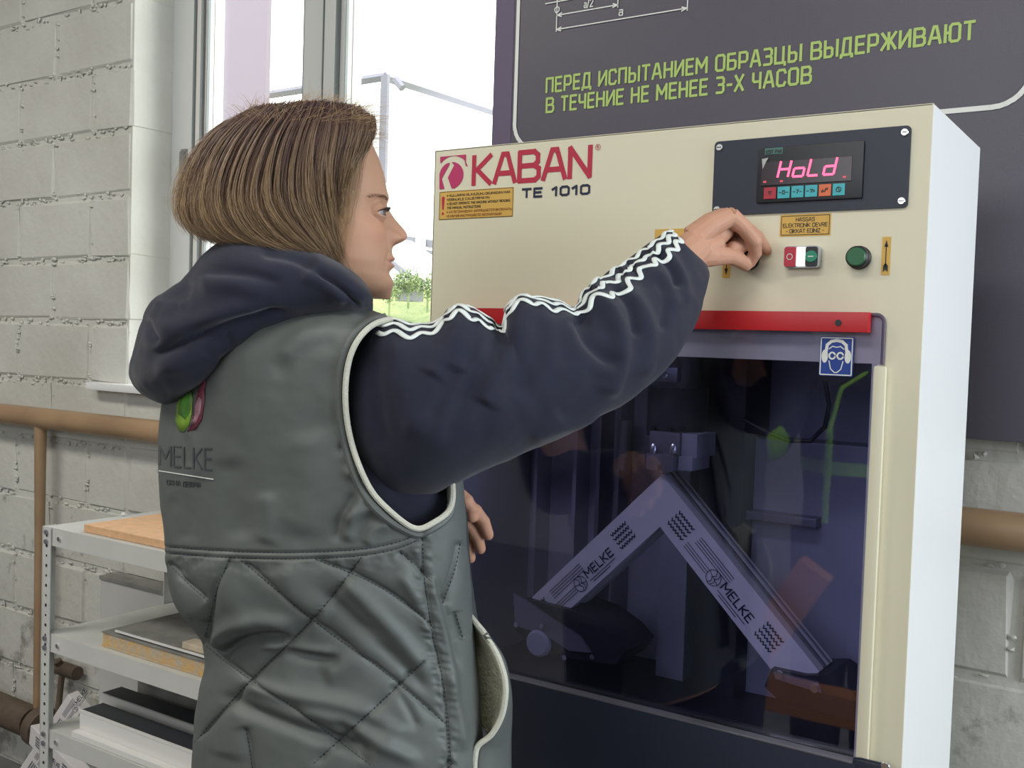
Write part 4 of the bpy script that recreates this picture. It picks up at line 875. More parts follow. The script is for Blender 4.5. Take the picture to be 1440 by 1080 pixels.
# eyelids as soft rims round each eye
def eye_c(s): return hp(sag(525.5, 304)[0], sag(525.5, 304)[1], .0318*s)
def lid_frame(s):
    lk = EF*math.cos(.42)+EL*math.sin(.42)*s; return lk, -EF*math.sin(.42)+EL*math.cos(.42)*s
for s in (1, -1):
    c = eye_c(s); lk, sd = lid_frame(s)
    for sgn, op in ((1, .30), (-1, .24)):
        nt_, ne_ = 34, 9; Vp = []
        for rr_ in (.0124, .0139):
            for t in np.linspace(-1.45, 2.25, nt_):
                e0 = op*max(0, 1-(t/1.0)**2)**.8-.03-(.05*t)*sgn
                for q in np.linspace(0, 1, ne_):
                    e_ = sgn*(e0+(1.35-e0)*q); rk = rr_+(.0011 if (rr_ > .013 and q < .15) else 0)
                    Vp.append(c+rk*(math.cos(e_)*(lk*math.cos(t)+sd*math.sin(t))+EU*math.sin(e_)))
        F_ = []; K = nt_*ne_
        for a_ in range(nt_-1):
            for b_ in range(ne_-1):
                k0 = a_*ne_+b_; F_ += [(k0, k0+1, k0+ne_+1, k0+ne_), (K+k0, K+k0+ne_, K+k0+ne_+1, K+k0+1)]
        for a_ in range(nt_-1):
            for k0 in (a_*ne_, a_*ne_+ne_-1): F_.append((k0, k0+ne_, K+k0+ne_, K+k0))
        for b_ in range(ne_-1):
            for k0 in (b_, (nt_-1)*ne_+b_): F_.append((k0, k0+1, K+k0+1, K+k0))
        body.add(Vp, F_)
# ear (mostly under the hair)
for s in (1, -1): body.tube([hp(.0, .01, .070*s), hp(-.006, -.005, .078*s), hp(-.004, -.025, .078*s), hp(.004, -.042, .071*s)], [.010, .013, .011, .007], 10)
# neck, trunk, upper arms
def chain(pts, n=14): body.tube([dp(x, y, d) for x, y, d, r in pts], [r for *_, r in pts], n)
body.tube([hp(-.035, -.03, 0), hp(-.040, -.08, 0), hp(-.055, -.135, 0), dp(400, 500, 1.25)], [.055, .056, .062, .085], 20)
tr = loft([(345, 455, 505, 455, 1.24, .10, .02), (270, 500, 560, 490, 1.25, .12, .05), (250, 600, 590, 600, 1.25, .115, .04), (270, 760, 600, 760, 1.25, .105, .03), (300, 900, 610, 900, 1.26, .105, .02), (300, 1060, 640, 1060, 1.26, .12, .02), (310, 1200, 650, 1200, 1.26, .12, .02)], 30, 32)
body.add(tr.reshape(-1, 3), grid_faces(30, 32))
chain([(520, 530, 1.17, .055), (600, 545, 1.15, .052), (740, 535, 1.19, .046), (868, 490, 1.255, .042), (930, 410, 1.315, .034), (962, 362, 1.345, .0265), (980, 347, 1.357, .0245)])
chain([(345, 540, 1.36, .055), (440, 650, 1.44, .048), (540, 740, 1.44, .042), (600, 705, 1.40, .032), (630, 700, 1.372, .024)])
# right hand: wrist, back of hand, thumb pinching, index on the button, others curled
def fing(pts): body.tube(*zip(*[(dp(x, y, d), r) for x, y, d, r in pts]), n=12) if False else chain(pts, 12)
def rounded(pts):
    pts = list(pts); x, y, d, r = pts[-1]; x0, y0, d0, _ = pts[-2]; L = math.dist(dp(x, y, d), dp(x0, y0, d0)); k = r*.8/L
    pts += [(x+(x-x0)*k*.6, y+(y-y0)*k*.6, d+(d-d0)*k*.6, r*.78), (x+(x-x0)*k, y+(y-y0)*k, d+(d-d0)*k, r*.35)]; chain(pts, 12)
    for x, y, d, r in pts[1:-3]:
        bm = bmesh.new(); bmesh.ops.create_icosphere(bm, subdivisions=2, radius=r*1.04); body.bm(bm, Matrix.Translation(Vector(dp(x, y, d)))); bm.free()
for q in [[(975, 338, 1.355, .0185), (1000, 317, 1.358, .0160), (1027, 304, 1.364, .0128)], [(975, 336, 1.368, .019), (1000, 315, 1.373, .016), (1020, 304, 1.382, .0125)], [(975, 342, 1.375, .018), (1000, 322, 1.385, .015), (1014, 308, 1.397, .0120)], [(975, 350, 1.375, .016), (995, 330, 1.392, .0135), (1008, 315, 1.405, .0110)], [(968, 356, 1.350, .0180), (990, 350, 1.360, .0185), (1008, 340, 1.372, .0150)], [(1000, 340, 1.375, .0145), (1022, 322, 1.382, .0125)]]: chain(q)
rounded([(1027, 304, 1.364, .0128), (1047, 321, 1.369, .0108), (1061, 339, 1.378, .0104), (1062, 356, 1.390, .0090), (1054, 370, 1.400, .0080)])
rounded([(1022, 302, 1.380, .0125), (1046, 320, 1.392, .0108), (1064, 334, 1.402, .0098), (1073, 346, 1.408, .0084), (1078, 353, 1.411, .0074)])
rounded([(1013, 306, 1.395, .0120), (1034, 323, 1.402, .0105), (1047, 334, 1.400, .0096), (1043, 347, 1.391, .0088), (1030, 347, 1.382, .0080)])
rounded([(1006, 313, 1.403, .0108), (1022, 330, 1.406, .0095), (1030, 342, 1.398, .0086), (1022, 350, 1.390, .0078), (1012, 349, 1.384, .0072)])
rounded([(976, 358, 1.350, .0190), (1000, 359, 1.362, .0150), (1026, 360, 1.380, .0112), (1040, 366, 1.390, .0102), (1050, 373, 1.398, .0088)])
# left hand, relaxed in front of the body
for q in [[(628, 695, 1.372, .018), (645, 708, 1.365, .0135), (656, 712, 1.362, .0112)], [(628, 705, 1.378, .018), (642, 720, 1.372, .013), (650, 727, 1.370, .0108)], [(625, 712, 1.385, .017), (636, 728, 1.380, .013), (645, 740, 1.378, .0100)], [(620, 715, 1.392, .015), (632, 742, 1.388, .010), (637, 750, 1.386, .0090)]]: chain(q)
rounded([(656, 712, 1.362, .0112), (668, 719, 1.360, .0098), (680, 734, 1.361, .0088), (687, 753, 1.365, .0074)])
rounded([(650, 727, 1.370, .0108), (664, 743, 1.370, .0094), (672, 757, 1.372, .0084), (676, 773, 1.375, .0070)])
rounded([(645, 740, 1.378, .0100), (654, 756, 1.380, .0088), (659, 771, 1.382, .0080), (662, 786, 1.385, .0068)])
rounded([(637, 750, 1.386, .0088), (643, 764, 1.390, .0078), (647, 776, 1.392, .0070), (648, 787, 1.394, .0060)])
rounded([(640, 695, 1.355, .013), (655, 705, 1.350, .0105), (663, 716, 1.350, .0092), (664, 728, 1.352, .0080)])
me = remesh(body, .0013, 2); me.name = 'body'
n = len(me.vertices); P = np.zeros(n*3); me.vertices.foreach_get('co', P); P = P.reshape(-1, 3)
d = P-HO; la, ul, fa = abs(d@EL), d@EU, d@EF
C = np.tile(np.array([.52, .30, .195]), (n, 1)); head = (np.linalg.norm(d, axis=1) < .2)
def tint(w, col): global C; C = C*(1-w[:, None])+np.array(col)*w[:, None]
fm = head & (fa > 0)
tint(fm*.45*np.exp(-((la-.045)/.022)**2-((ul-uy(335))/.020)**2), (.58, .27, .17))
tint(fm*.35*np.exp(-(la/.014)**2-((ul-uy(334))/.010)**2), (.60, .26, .20))
tint(fm*.60*np.exp(-(la/.023)**6-((ul-uy(369.5))/.0055)**4)*(fa > af.max()-.05), (.50, .20, .17))
tint(fm*.35*np.exp(-((la-.032)/.014)**2-((ul-uy(303))/.009)**2), (.45, .24, .20))
tint((~head)*.30*np.ones(n), (.58, .27, .20))
from mathutils import noise as mnoise
nz = np.array([mnoise.fractal(Vector(p)*45, 1.0, 2.0, 3) for p in P[::1]]) if n < 700000 else 0
C = C*(1+.10*nz[:, None]) if n < 700000 else C
set_tone(me, np.clip(C, 0, 1)); bo = fin('body', me, M['skin'], woman, True)
# eyes
M['eye_white'] = mat('eye_white', (.33, .30, .29), .2); M['iris'] = mat('grey_blue_iris', (.12, .14, .14), .15); M['lash'] = mat('dark_lashes', (.05, .035, .03), .7)
for s in (1, -1):
    c = eye_c(s); look = EF*.985+EL*.12*s; look /= np.linalg.norm(look)
    bm = bmesh.new(); bmesh.ops.create_uvsphere(bm, u_segments=24, v_segments=16, radius=.0119); mb = MB(); mb.bm(bm, Matrix.Translation(Vector(c))); bm.free(); e = mb.obj('eyeball', M['eye_white'], woman, True)
    q = [(c+look*.0121*math.cos(a), .0119*math.sin(a)+.0002) for a in (0.03, .2, .35, .5)]
    mb = MB(); mb.tube([p_[0] for p_ in q][::-1], [p_[1] for p_ in q][::-1], 16); mb.obj('iris', M['iris'], e, True)
    mb = MB(); mb.disc(c+look*.01195, look, .0022, .0004, 12); mb.obj('pupil', M['black'], e)
    mb = MB(); lk, sd = lid_frame(s)
    for t in np.linspace(-.75, .95, 24):
        e1 = .30*max(0, 1-t*t)**.8+.0-.05*t; p0 = c+.0143*(math.cos(e1)*(lk*math.cos(t)+sd*math.sin(t))+EU*math.sin(e1)); o2 = (p0-c)/np.linalg.norm(p0-c)
        mb.tube([p0, p0+o2*.0028+EU*.0004, p0+o2*.0050+EU*.0018], [.0004, .0003, .0001], 4)
    mb.obj('eyelashes', M['lash'], woman)
    mb = MB()
    for k in range(75):
        t = random.random(); ll = .014+.036*t; uu = uy(284)+.0035*math.sin(t*2.4)-.004*t+random.uniform(-.0016, .0016)
        ii = int(np.argmin(abs(us-uu))); jj = int(np.argmin(abs(Lm[ii]-ll)+10*(A_[ii] < 0))); p0 = hp(A2[ii, jj]+.0002, uu, ll*s)
        mb.tube([p0, p0+EL*s*.003+EU*.0009-EF*.0006+EF*.0005, p0+EL*s*.0055+EU*.0008-EF*.0018], [.0002, .0002, .00008], 3)
    mb.obj('eyebrow', mat('brown_brow_hair', (.22, .14, .10), .8), woman)
# ring on the left hand
c0, c1_ = dp(655, 750, 1.374), dp(658, 753, 1.3745)
c0, ax = dp(653, 754, 1.380), dp(654, 756, 1.380)-dp(645, 740, 1.378); ax /= np.linalg.norm(ax); b1 = np.cross(ax, EU); b1 /= np.linalg.norm(b1); b2 = np.cross(ax, b1)
MB().tube([c0+.0094*(b1*math.cos(t)+b2*math.sin(t)) for t in np.linspace(0, 2*PI, 25)], .0012, 6).obj('finger_ring', mat('gold_ring', (.8, .55, .25), .25, 1), woman, True)
# ---------------------------------------------------------------- clothes
def cloth(name, V, m, parent, caps=True, smooth=True):
    r, n = V.shape[:2]; return raw(name, V.reshape(-1, 3), grid_faces(r, n, caps), m, parent, smooth)
# hoodie trunk under the vest
hb = loft([(300, 440, 520, 440, 1.24, .10, .03), (262, 500, 560, 490, 1.24, .115, .05), (240, 600, 600, 600, 1.24, .112, .04), (240, 680, 632, 680, 1.235, .125, .045), (250, 760, 636, 760, 1.24, .122, .04), (290, 900, 645, 900, 1.25, .122, .03), (290, 1060, 670, 1060, 1.25, .128, .03), (290, 1180, 680, 1180, 1.25, .13, .03)], 60, 60, 2.2)
cloth('hoodie_body', hb, M['hoodie'], woman)
# vest shell
R_, N_ = 300, 340
vs = loft([(330, 432, 500, 428, 1.235, .085, .03), (262, 462, 548, 450, 1.235, .125, .055), (228, 510, 580, 470, 1.235, .146, .065), (221, 560, 612, 545, 1.235, .149, .062), (217, 610, 632, 600, 1.235, .147, .055), (218, 680, 640, 680, 1.235, .143, .05), (226, 750, 646, 750, 1.235, .141, .045), (230, 800, 650, 800, 1.235, .142, .04), (240, 850, 655, 850, 1.24, .143, .035), (272, 892, 659, 890, 1.245, .142, .03), (284, 930, 664, 930, 1.25, .142, .03), (277, 975, 668, 975, 1.25, .146, .03), (270, 1030, 672, 1030, 1.25, .15, .03), (266, 1090, 676, 1090, 1.25, .153, .03), (262, 1180, 680, 1180, 1.25, .157, .03)], R_, N_, 2.25)
N0 = gnormals(vs)
seamA = [(222, 768), (300, 774), (380, 777), (450, 776), (510, 772), (560, 762), (598, 746)]
seamB = [(x, y+9) for x, y in seamA]
side = [(594, 742), (597, 813), (606, 880), (619, 938), (630, 1010), (636, 1110)]
quilt = [[(336, 785), (440, 872), (540, 945), (628, 1018)], [(440, 785), (520, 818), (580, 856), (612, 884)], [(511, 780), (470, 835), (425, 887), (352, 957), (274, 1043)], [(324, 782), (305, 830), (289, 891), (262, 940)], [(600, 925), (560, 965), (500, 1020), (440, 1075)], [(235, 790), (262, 818), (292, 845)], [(560, 775), (590, 800), (606, 818)], [(268, 890), (330, 940), (420, 1000), (520, 1075)], [(345, 1020), (352, 1060), (358, 1110)], [(640, 1070), (600, 1110)], [(648, 760), (640, 800), (622, 850)], [(652, 900), (640, 860)]]
deep = [ # creases and ridges of the lower back and side
 [[(300, 928), (335, 905), (370, 897), (410, 899)], 7, -13], [[(290, 915), (318, 885), (360, 872), (420, 880)], 11, 9], [[(395, 915), (440, 925), (480, 928)], 8, -6], [[(360, 905), (420, 912), (480, 918)], 7, 5],
 [[(470, 800), (520, 850), (570, 905), (610, 960)], 12, 8], [[(440, 818), (500, 876), (560, 930), (615, 985)], 9, -6], [[(560, 800), (590, 850), (608, 900)], 9, 6],
 [[(320, 955), (400, 975), (480, 990), (560, 1020)], 12, 8], [[(300, 975), (380, 1010), (460, 1040), (540, 1060)], 9, -9], [[(400, 1000), (470, 1010), (540, 1045), (600, 1080)], 11, 7],
 [[(600, 790), (615, 850), (630, 920), (640, 990)], 9, 6], [[(610, 800), (628, 870), (645, 950)], 6, -4], [[(620, 930), (640, 990), (655, 1060)], 9, 6],
 [[(250, 800), (262, 840), (285, 885)], 9, 6], [[(262, 868), (285, 882), (300, 905)], 7, -8],
 [[(470, 1010), (500, 1040), (520, 1080)], 8, -6], [[(545, 960), (570, 990), (590, 1030)], 6, -4],
 # yoke and back above the seam
 [[(395, 520), (420, 480), (470, 455), (520, 440)], 16, 4], [[(380, 530), (430, 492), (480, 480)], 14, -2.5], [[(530, 640), (505, 630), (470, 632)], 6, -4], [[(540, 670), (510, 662), (480, 668)], 8, 4],
 [[(560, 735), (530, 715), (505, 720), (480, 735)], 8, 6], [[(520, 690), (500, 720), (488, 765)], 8, 6], [[(500, 690), (480, 730), (470, 765)], 6, -4], [[(550, 735), (528, 745), (515, 768)], 7, 5],
 [[(250, 590), (262, 625), (268, 660)], 9, -2], [[(262, 570), (275, 620), (280, 680)], 12, 2], [[(235, 700), (260, 720), (262, 765)], 14, -2],
 [[(430, 600), (440, 680), (420, 760)], 30, 5], [[(320, 640), (330, 700), (340, 765)], 22, -4], [[(372, 690), (380, 730), (372, 768)], 14, 4], [[(290, 780), (330, 850), (345, 890)], 22, 6], [[(400, 790), (420, 840), (470, 870)], 22, 7], [[(530, 885), (500, 930), (450, 950)], 20, 6], [[(560, 1010), (540, 1050), (500, 1075)], 18, 6], [[(340, 980), (330, 1020), (320, 1070)], 24, 5]]
puck = []
for i, (x, y) in enumerate(crom(seamB, 46)): puck.append([[(x, y+2), (x+random.uniform(-4, 4), y+14+random.uniform(0, 14))], 2.6, random.choice((-1.8, 1.6, -1.4)), .3])
for i, (x, y) in enumerate(crom(side, 40)): puck.append([[(x-2, y), (x-13+random.uniform(-5, 2), y-6+random.uniform(-6, 6))], 2.8, random.choice((-1.6, 1.4)), .3]); puck.append([[(x+2, y), (x+12, y+3+random.uniform(-6, 6))], 2.8, random.choice((-1.4, 1.4)), .3])
vs = folds(vs, N0, [[l, 12, 2.2, .12] for l in ()]+deep+[[q, 2.2, -4.2, .05] for q in quilt]+[[q, 9, -3.0, .08] for q in quilt]+[[seamA, 1.6, -3.0, .02], [seamB, 1.6, -3.0, .02], [side, 2.4, -4.5, .02]]+puck)
vs += N0*fnoise(vs, 9, .0022)[..., None]+N0*fnoise(vs, 38, .0006, 5)[..., None]
# cut the arm hole and the neck
hole = smooth_poly([(548, 447), (520, 456), (497, 480), (485, 515), (482, 560), (487, 605), (500, 655), (520, 695), (547, 722), (575, 741), (590, 745), (605, 738), (628, 722), (634, 700), (632, 668), (640, 600), (630, 520), (600, 455), (570, 440)], 6)
def inside(x, y, poly):
    r = np.zeros(x.shape, bool); n = len(poly)
    for i in range(n):
        (x1, y1), (x2, y2) = poly[i], poly[(i+1) % n]; c = ((y1 > y) != (y2 > y)) & (x < (x2-x1)*(y-y1)/(y2-y1+1e-9)+x1); r ^= c
    return r
x, y = vproj(vs); facing = (-(N0*((vs-CC))).sum(2) > -.02)
cut = inside(x, y, hole) & facing
F = [f for f in grid_faces(R_, N_, False) if not any(cut[i//N_, i % N_] for i in f)]
bmu = bmesh.new(); tmp_ = raw('t', vs.reshape(-1, 3), grid_faces(R_, N_, False)); bmu.from_mesh(tmp_.data); BU = BVHTree.FromBMesh(bmu); bmu.free(); bpy.data.objects.remove(tmp_)
vest = raw('vest', vs.reshape(-1, 3), F, [M['vest'], M['fleece']], woman, True)
bmv = bmesh.new(); bmv.from_mesh(vest.data)
bmesh.ops.delete(bmv, geom=[v for v in bmv.verts if not v.link_faces], context='VERTS'); bmesh.ops.recalc_face_normals(bmv, faces=bmv.faces[:]); bmv.to_mesh(vest.data)
BV = BVHTree.FromBMesh(bmv); bmv.free()
so = vest.modifiers.new('thick', 'SOLIDIFY'); so.thickness = .006; so.offset = -1; so.material_offset = 1; so.material_offset_rim = 0
vest['label'] = 'grey quilted sleeveless vest'
def onsurf(px, py, bv, off=.0008, fall=1.10):
    d = ray(px, py); L = np.linalg.norm(d); h = bv.ray_cast(Vector(CC), Vector(d/L))
    if h[0] is None: return dp(px, py, fall)
    return np.array(h[0])-d/L*off
def edge_tube(name, pts, r, m, bv, off=.002, k=5, parent=None, n=8, lim=None):
    P = [onsurf(x, y, bv, off) for x, y in smooth_poly(pts, k)]
    # drop outliers where the ray slipped past the edge
    z = np.array([proj(p)[2] for p in P]); med = np.array([np.median(z[max(0, i-4):i+5]) for i in range(len(z))])
    P = [dp(proj(p)[0], proj(p)[1], m_) if abs(z_-m_) > .012 else p for p, z_, m_ in zip(P, z, med)]
    for _ in range(2): P = [P[0]]+[(P[i-1]+P[i]*2+P[i+1])/4 for i in range(1, len(P)-1)]+[P[-1]]
    return MB().tube(P, r, n).obj(name, m, parent or woman, 'auto')
rim = [(546, 446), (518, 455), (495, 480), (483, 515), (480, 560), (485, 605), (498, 656), (518, 697), (545, 725), (574, 744), (590, 748), (606, 741), (628, 726), (636, 705), (634, 670)]
edge_tube('armhole_piping', [(x+5.5 if x < 560 else x+1, y-4.5 if y > 640 else y+2) for x, y in rim], .0032, M['piping'], BU, .004)
edge_tube('armhole_binding', [(x-3 if x < 560 else x, y+3 if y > 600 else y) for x, y in rim], .0046, M['vest'], BU, .0)
def stitches(name, lines, bv, parent, step=6, ln=3.4, r=.00055):
    mb = MB()
    for L_ in lines:
        P = smooth_poly(L_, 8) if len(L_) > 2 else L_; acc = 0; last = np.array(P[0])
        for p in P[1:]:
            p = np.array(p); dd = np.linalg.norm(p-last)
            while acc+dd >= step:
                t = (step-acc)/dd; q = last+(p-last)*t; u = (p-last)/dd; a, b = q-u*ln/2, q+u*ln/2
                A, B = onsurf(*a, bv, .0003, 9), onsurf(*b, bv, .0003, 9)
                if np.linalg.norm(A-B) < .02 and np.linalg.norm(A-CC) < 1.6: mb.tube([A, B], r, 4)
                last = q; dd = np.linalg.norm(p-last); acc = 0
            acc += dd; last = p
    o = mb.obj(name, M['thread'], parent); o['kind'] = 'stuff'; return o
stitches('stitching', [seamA, seamB, side]+quilt, BV, vest)

# front placket with zip, and the open fleece-lined flap
def ribbon(name, L, Rr, m, parent, th=.004, nseg=40, bulge=0, nu=8):
    """solid strip between two (px, py, distance) edge lines"""
    A = crom(L, nseg); B = crom(Rr, nseg); V = []
    for a, b in zip(A, B):
        for j in range(nu+1):
            t = j/nu; q = a+(b-a)*t; V.append(dp(q[0], q[1], q[2]-bulge*math.sin(PI*t)))
    F = [(i*(nu+1)+j, i*(nu+1)+j+1, (i+1)*(nu+1)+j+1, (i+1)*(nu+1)+j) for i in range(nseg-1) for j in range(nu)]
    o = raw(name, V, F, m, parent, True); s = o.modifiers.new('t', 'SOLIDIFY'); s.thickness = th; s.offset = 0; return o
ribbon('front_placket', [(630, 664, 1.20), (637, 720, 1.18), (645, 800, 1.175), (655, 870, 1.175), (662, 950, 1.18), (668, 1020, 1.18), (672, 1110, 1.18)], [(641, 664, 1.22), (650, 720, 1.21), (655, 800, 1.20), (659, 870, 1.20), (664, 950, 1.205), (670, 1020, 1.205), (674, 1110, 1.21)], M['vest'], vest, .006)
ribbon('zip_tape', [(637, 664, 1.23), (647, 720, 1.22), (654, 800, 1.215), (658, 870, 1.21), (660, 950, 1.21), (664, 1000, 1.21), (668, 1110, 1.21)], [(644, 664, 1.24), (654, 720, 1.235), (660, 800, 1.23), (670, 870, 1.225), (684, 950, 1.23), (694, 1000, 1.23), (700, 1110, 1.23)], M['vest_dark'], vest, .004)
fl = ribbon('fleece_flap', [(657, 862, 1.190), (660, 900, 1.195), (664, 940, 1.20), (670, 985, 1.205), (678, 1020, 1.205), (690, 1036, 1.20)], [(659, 864, 1.182), (684, 897, 1.165), (702, 930, 1.155), (711, 965, 1.15), (707, 1003, 1.15), (692, 1034, 1.158)], M['fleece'], vest, .005, 40, -.018, 14)
ribbon('flap_outer', [(681, 890, 1.172), (701, 922, 1.162), (710, 955, 1.157), (712, 980, 1.155), (706, 1010, 1.155), (690, 1036, 1.155), (672, 1052, 1.155), (668, 1085, 1.155), (668, 1150, 1.155)], [(684, 894, 1.175), (706, 926, 1.18), (714, 958, 1.19), (717, 985, 1.195), (717, 1010, 1.20), (716, 1035, 1.20), (716, 1060, 1.20), (716, 1095, 1.20), (714, 1150, 1.20)], M['vest'], vest, .006, 50, .012)
mb = MB(); P = [dp(*q) for q in crom([(656, 860, 1.186), (670, 877, 1.174), (685, 896, 1.164), (702, 928, 1.154), (711, 963, 1.149), (707, 1002, 1.150), (692, 1032, 1.152), (673, 1048, 1.152), (668, 1065, 1.151), (667, 1090, 1.151), (667, 1150, 1.151)], 60)]
mb.tube(P, .0034, 8).obj('flap_piping', M['piping'], vest, 'auto')

# logo on the back of the vest, laid on the cloth
def patch(name, poly, m, bv, parent, off=.0010):
    cx_, cy_ = np.mean(poly, 0); V = [onsurf(cx_, cy_, bv, off)]; n = len(poly)
    for f in (.5, 1.0):
        for x_, y_ in poly: V.append(onsurf(cx_+(x_-cx_)*f, cy_+(y_-cy_)*f, bv, off))
    F = [(0, 1+i, 1+(i+1) % n) for i in range(n)]+[(1+i, 1+n+i, 1+n+(i+1) % n, 1+(i+1) % n) for i in range(n)]
    o = raw(name, V, F, m, parent, True); s = o.modifiers.new('t', 'SOLIDIFY'); s.thickness = .0006; return o
def sstroke(name, lines, wpx, m, bv, parent, off=.0008):
    mb = MB()
    for L_ in lines:
        for a, b in zip(L_[:-1], L_[1:]):
            a, b = np.array(a, float), np.array(b, float); l = np.linalg.norm(b-a)
            if l < .01: continue
            t = (b-a)/l; s = np.array([-t[1], t[0]])*wpx/2; k = max(1, int(l/6))
            for i in range(k):
                p, q = a+(b-a)*i/k-t*.2, a+(b-a)*(i+1)/k+t*.2
                c = [onsurf(*(p-s), bv, off), onsurf(*(q-s), bv, off), onsurf(*(q+s), bv, off), onsurf(*(p+s), bv, off)]; mb.add(c, [(0, 1, 2, 3)])
    o = mb.obj(name, m, parent, norm=False); s = o.modifiers.new('t', 'SOLIDIFY'); s.thickness = .0005; return o
M['leaf_green'] = mat('green_print', (.10, .30, .04), .5, vary=(60, .4)); M['leaf_lime'] = mat('lime_leaf_print', (.24, .42, .04), .5)
M['leaf_pink'] = mat('pink_print', (.42, .22, .26), .5, vary=(70, .3)); M['leaf_wine'] = mat('wine_print', (.20, .04, .07), .5, vary=(60, .4)); M['emboss'] = mat('dark_embossed_print', srgb(70, 74, 78), .45)
patch('logo_leaf', [(247, 592), (249, 570), (256, 552), (268, 540), (271, 560), (270, 582), (266, 598), (259, 607), (252, 606)], M['leaf_lime'], BV, vest)
patch('logo_leaf', [(251, 582), (253, 564), (260, 550), (268, 541), (270, 560), (267, 580), (261, 590)], M['leaf_green'], BV, vest, .0018)
patch('logo_leaf', [(263, 607), (270, 598), (273, 575), (279, 550), (288, 540), (288, 565), (284, 590), (275, 604)], M['leaf_wine'], BV, vest)
patch('logo_leaf', [(268, 600), (273, 588), (274, 570), (280, 558), (284, 562), (282, 580), (276, 594)], M['leaf_pink'], BV, vest, .0018)
patch('logo_leaf', [(281, 550), (284, 520), (290, 515), (289, 545)], M['leaf_wine'], BV, vest, .0014)
ls, W = text_lines('MELKE', .22); f = lambda X, Y: (225+X/W*73, 654+X/W*7-Y*(27+X/W*3))
sstroke('embossed_lettering', [[f(*p) for p in l] for l in ls], 2.2, M['emboss'], BV, vest)
sstroke('logo_line', [[(224, 662), (262, 668), (300, 674)]], 1.2, M['white_ink'], BV, vest)
ls, W = text_lines('ОКНА ДВЕРИ ', .25); f = lambda X, Y: (235+X/W*48, 681+X/W*4-Y*6)
sstroke('small_lettering', [[f(*p) for p in l] for l in ls], 1.0, M['emboss'], BV, vest)

# hood lying on the shoulders
hd_ = loft([(524, 418, 524, 434, 1.195, .02), (519, 408, 523, 439, 1.19, .05), (508, 393, 515, 441, 1.19, .075), (488, 377, 496, 445, 1.19, .098), (455, 358, 465, 451, 1.20, .112), (420, 344, 428, 458, 1.21, .122), (375, 334, 388, 474, 1.215, .130), (330, 333, 350, 488, 1.225, .136), (290, 355, 320, 508, 1.235, .140), (262, 388, 300, 532, 1.245, .140), (232, 412, 275, 556, 1.25, .138), (210, 428, 245, 568, 1.255, .132), (197, 462, 222, 566, 1.26, .115), (187, 495, 202, 556, 1.265, .09), (182, 510, 190, 545, 1.265, .06), (180, 524, 182, 533, 1.265, .02)], 200, 170, 2.25)
NH = gnormals(hd_)
hd_ = folds(hd_, NH, [[[(440, 378), (470, 398), (495, 420), (510, 436)], 4, -7], [[(430, 362), (470, 382), (505, 412), (518, 430)], 12, 6], [[(420, 385), (455, 400), (490, 428)], 9, 5],
 [[(196, 482), (215, 498), (250, 485), (300, 462), (360, 445), (420, 440)], 7, -8], [[(210, 455), (250, 462), (320, 440), (380, 428)], 14, 7], [[(210, 520), (260, 510), (310, 485), (370, 462)], 14, 7],
 [[(206, 445), (210, 465), (222, 482)], 5, -6], [[(215, 425), (240, 430), (262, 425)], 9, 4], [[(270, 385), (300, 380), (350, 385), (400, 400)], 8, -5], [[(275, 400), (320, 400), (380, 415)], 12, 5], [[(262, 390), (255, 415), (240, 440)], 10, -5],
 [[(230, 550), (270, 530), (310, 500)], 12, 4], [[(290, 500), (300, 480), (330, 470)], 8, -4], [[(360, 350), (420, 365), (450, 380)], 8, -5]])
hd_ += NH*fnoise(hd_, 12, .0030, 9)[..., None]
cloth('hood', hd_, M['hoodie'], woman)

# right sleeve
sv = loft([(455, 520, 462, 600, 1.20, .03), (472, 492, 480, 635, 1.185, .058), (498, 465, 505, 668, 1.165, .075), (528, 450, 545, 702, 1.15, .081), (560, 451, 592, 699, 1.14, .084), (592, 456, 632, 684, 1.135, .084), (622, 449, 668, 667, 1.14, .083), (640, 439, 692, 656, 1.145, .082), (662, 437, 715, 647, 1.15, .081), (686, 445, 742, 634, 1.16, .079), (706, 455, 768, 624, 1.165, .077), (716, 432, 790, 614, 1.17, .078), (736, 420, 812, 604, 1.178, .077), (762, 419, 842, 588, 1.188, .075), (788, 425, 880, 567, 1.205, .073), (806, 431, 915, 540, 1.22, .070), (818, 412, 938, 517, 1.235, .068), (836, 398, 956, 496, 1.25, .066), (856, 382, 974, 466, 1.272, .061), (872, 372, 985, 440, 1.292, .057), (888, 360, 991, 420, 1.308, .053), (904, 346, 996, 402, 1.322, .050), (922, 335, 998, 388, 1.336, .045), (936, 326, 996, 378, 1.345, .041), (944, 325, 991, 370, 1.350, .037), (942, 330, 985, 372, 1.348, .030), (930, 338, 975, 380, 1.338, .028)], 340, 200, 2.05)
NS = gnormals(sv)
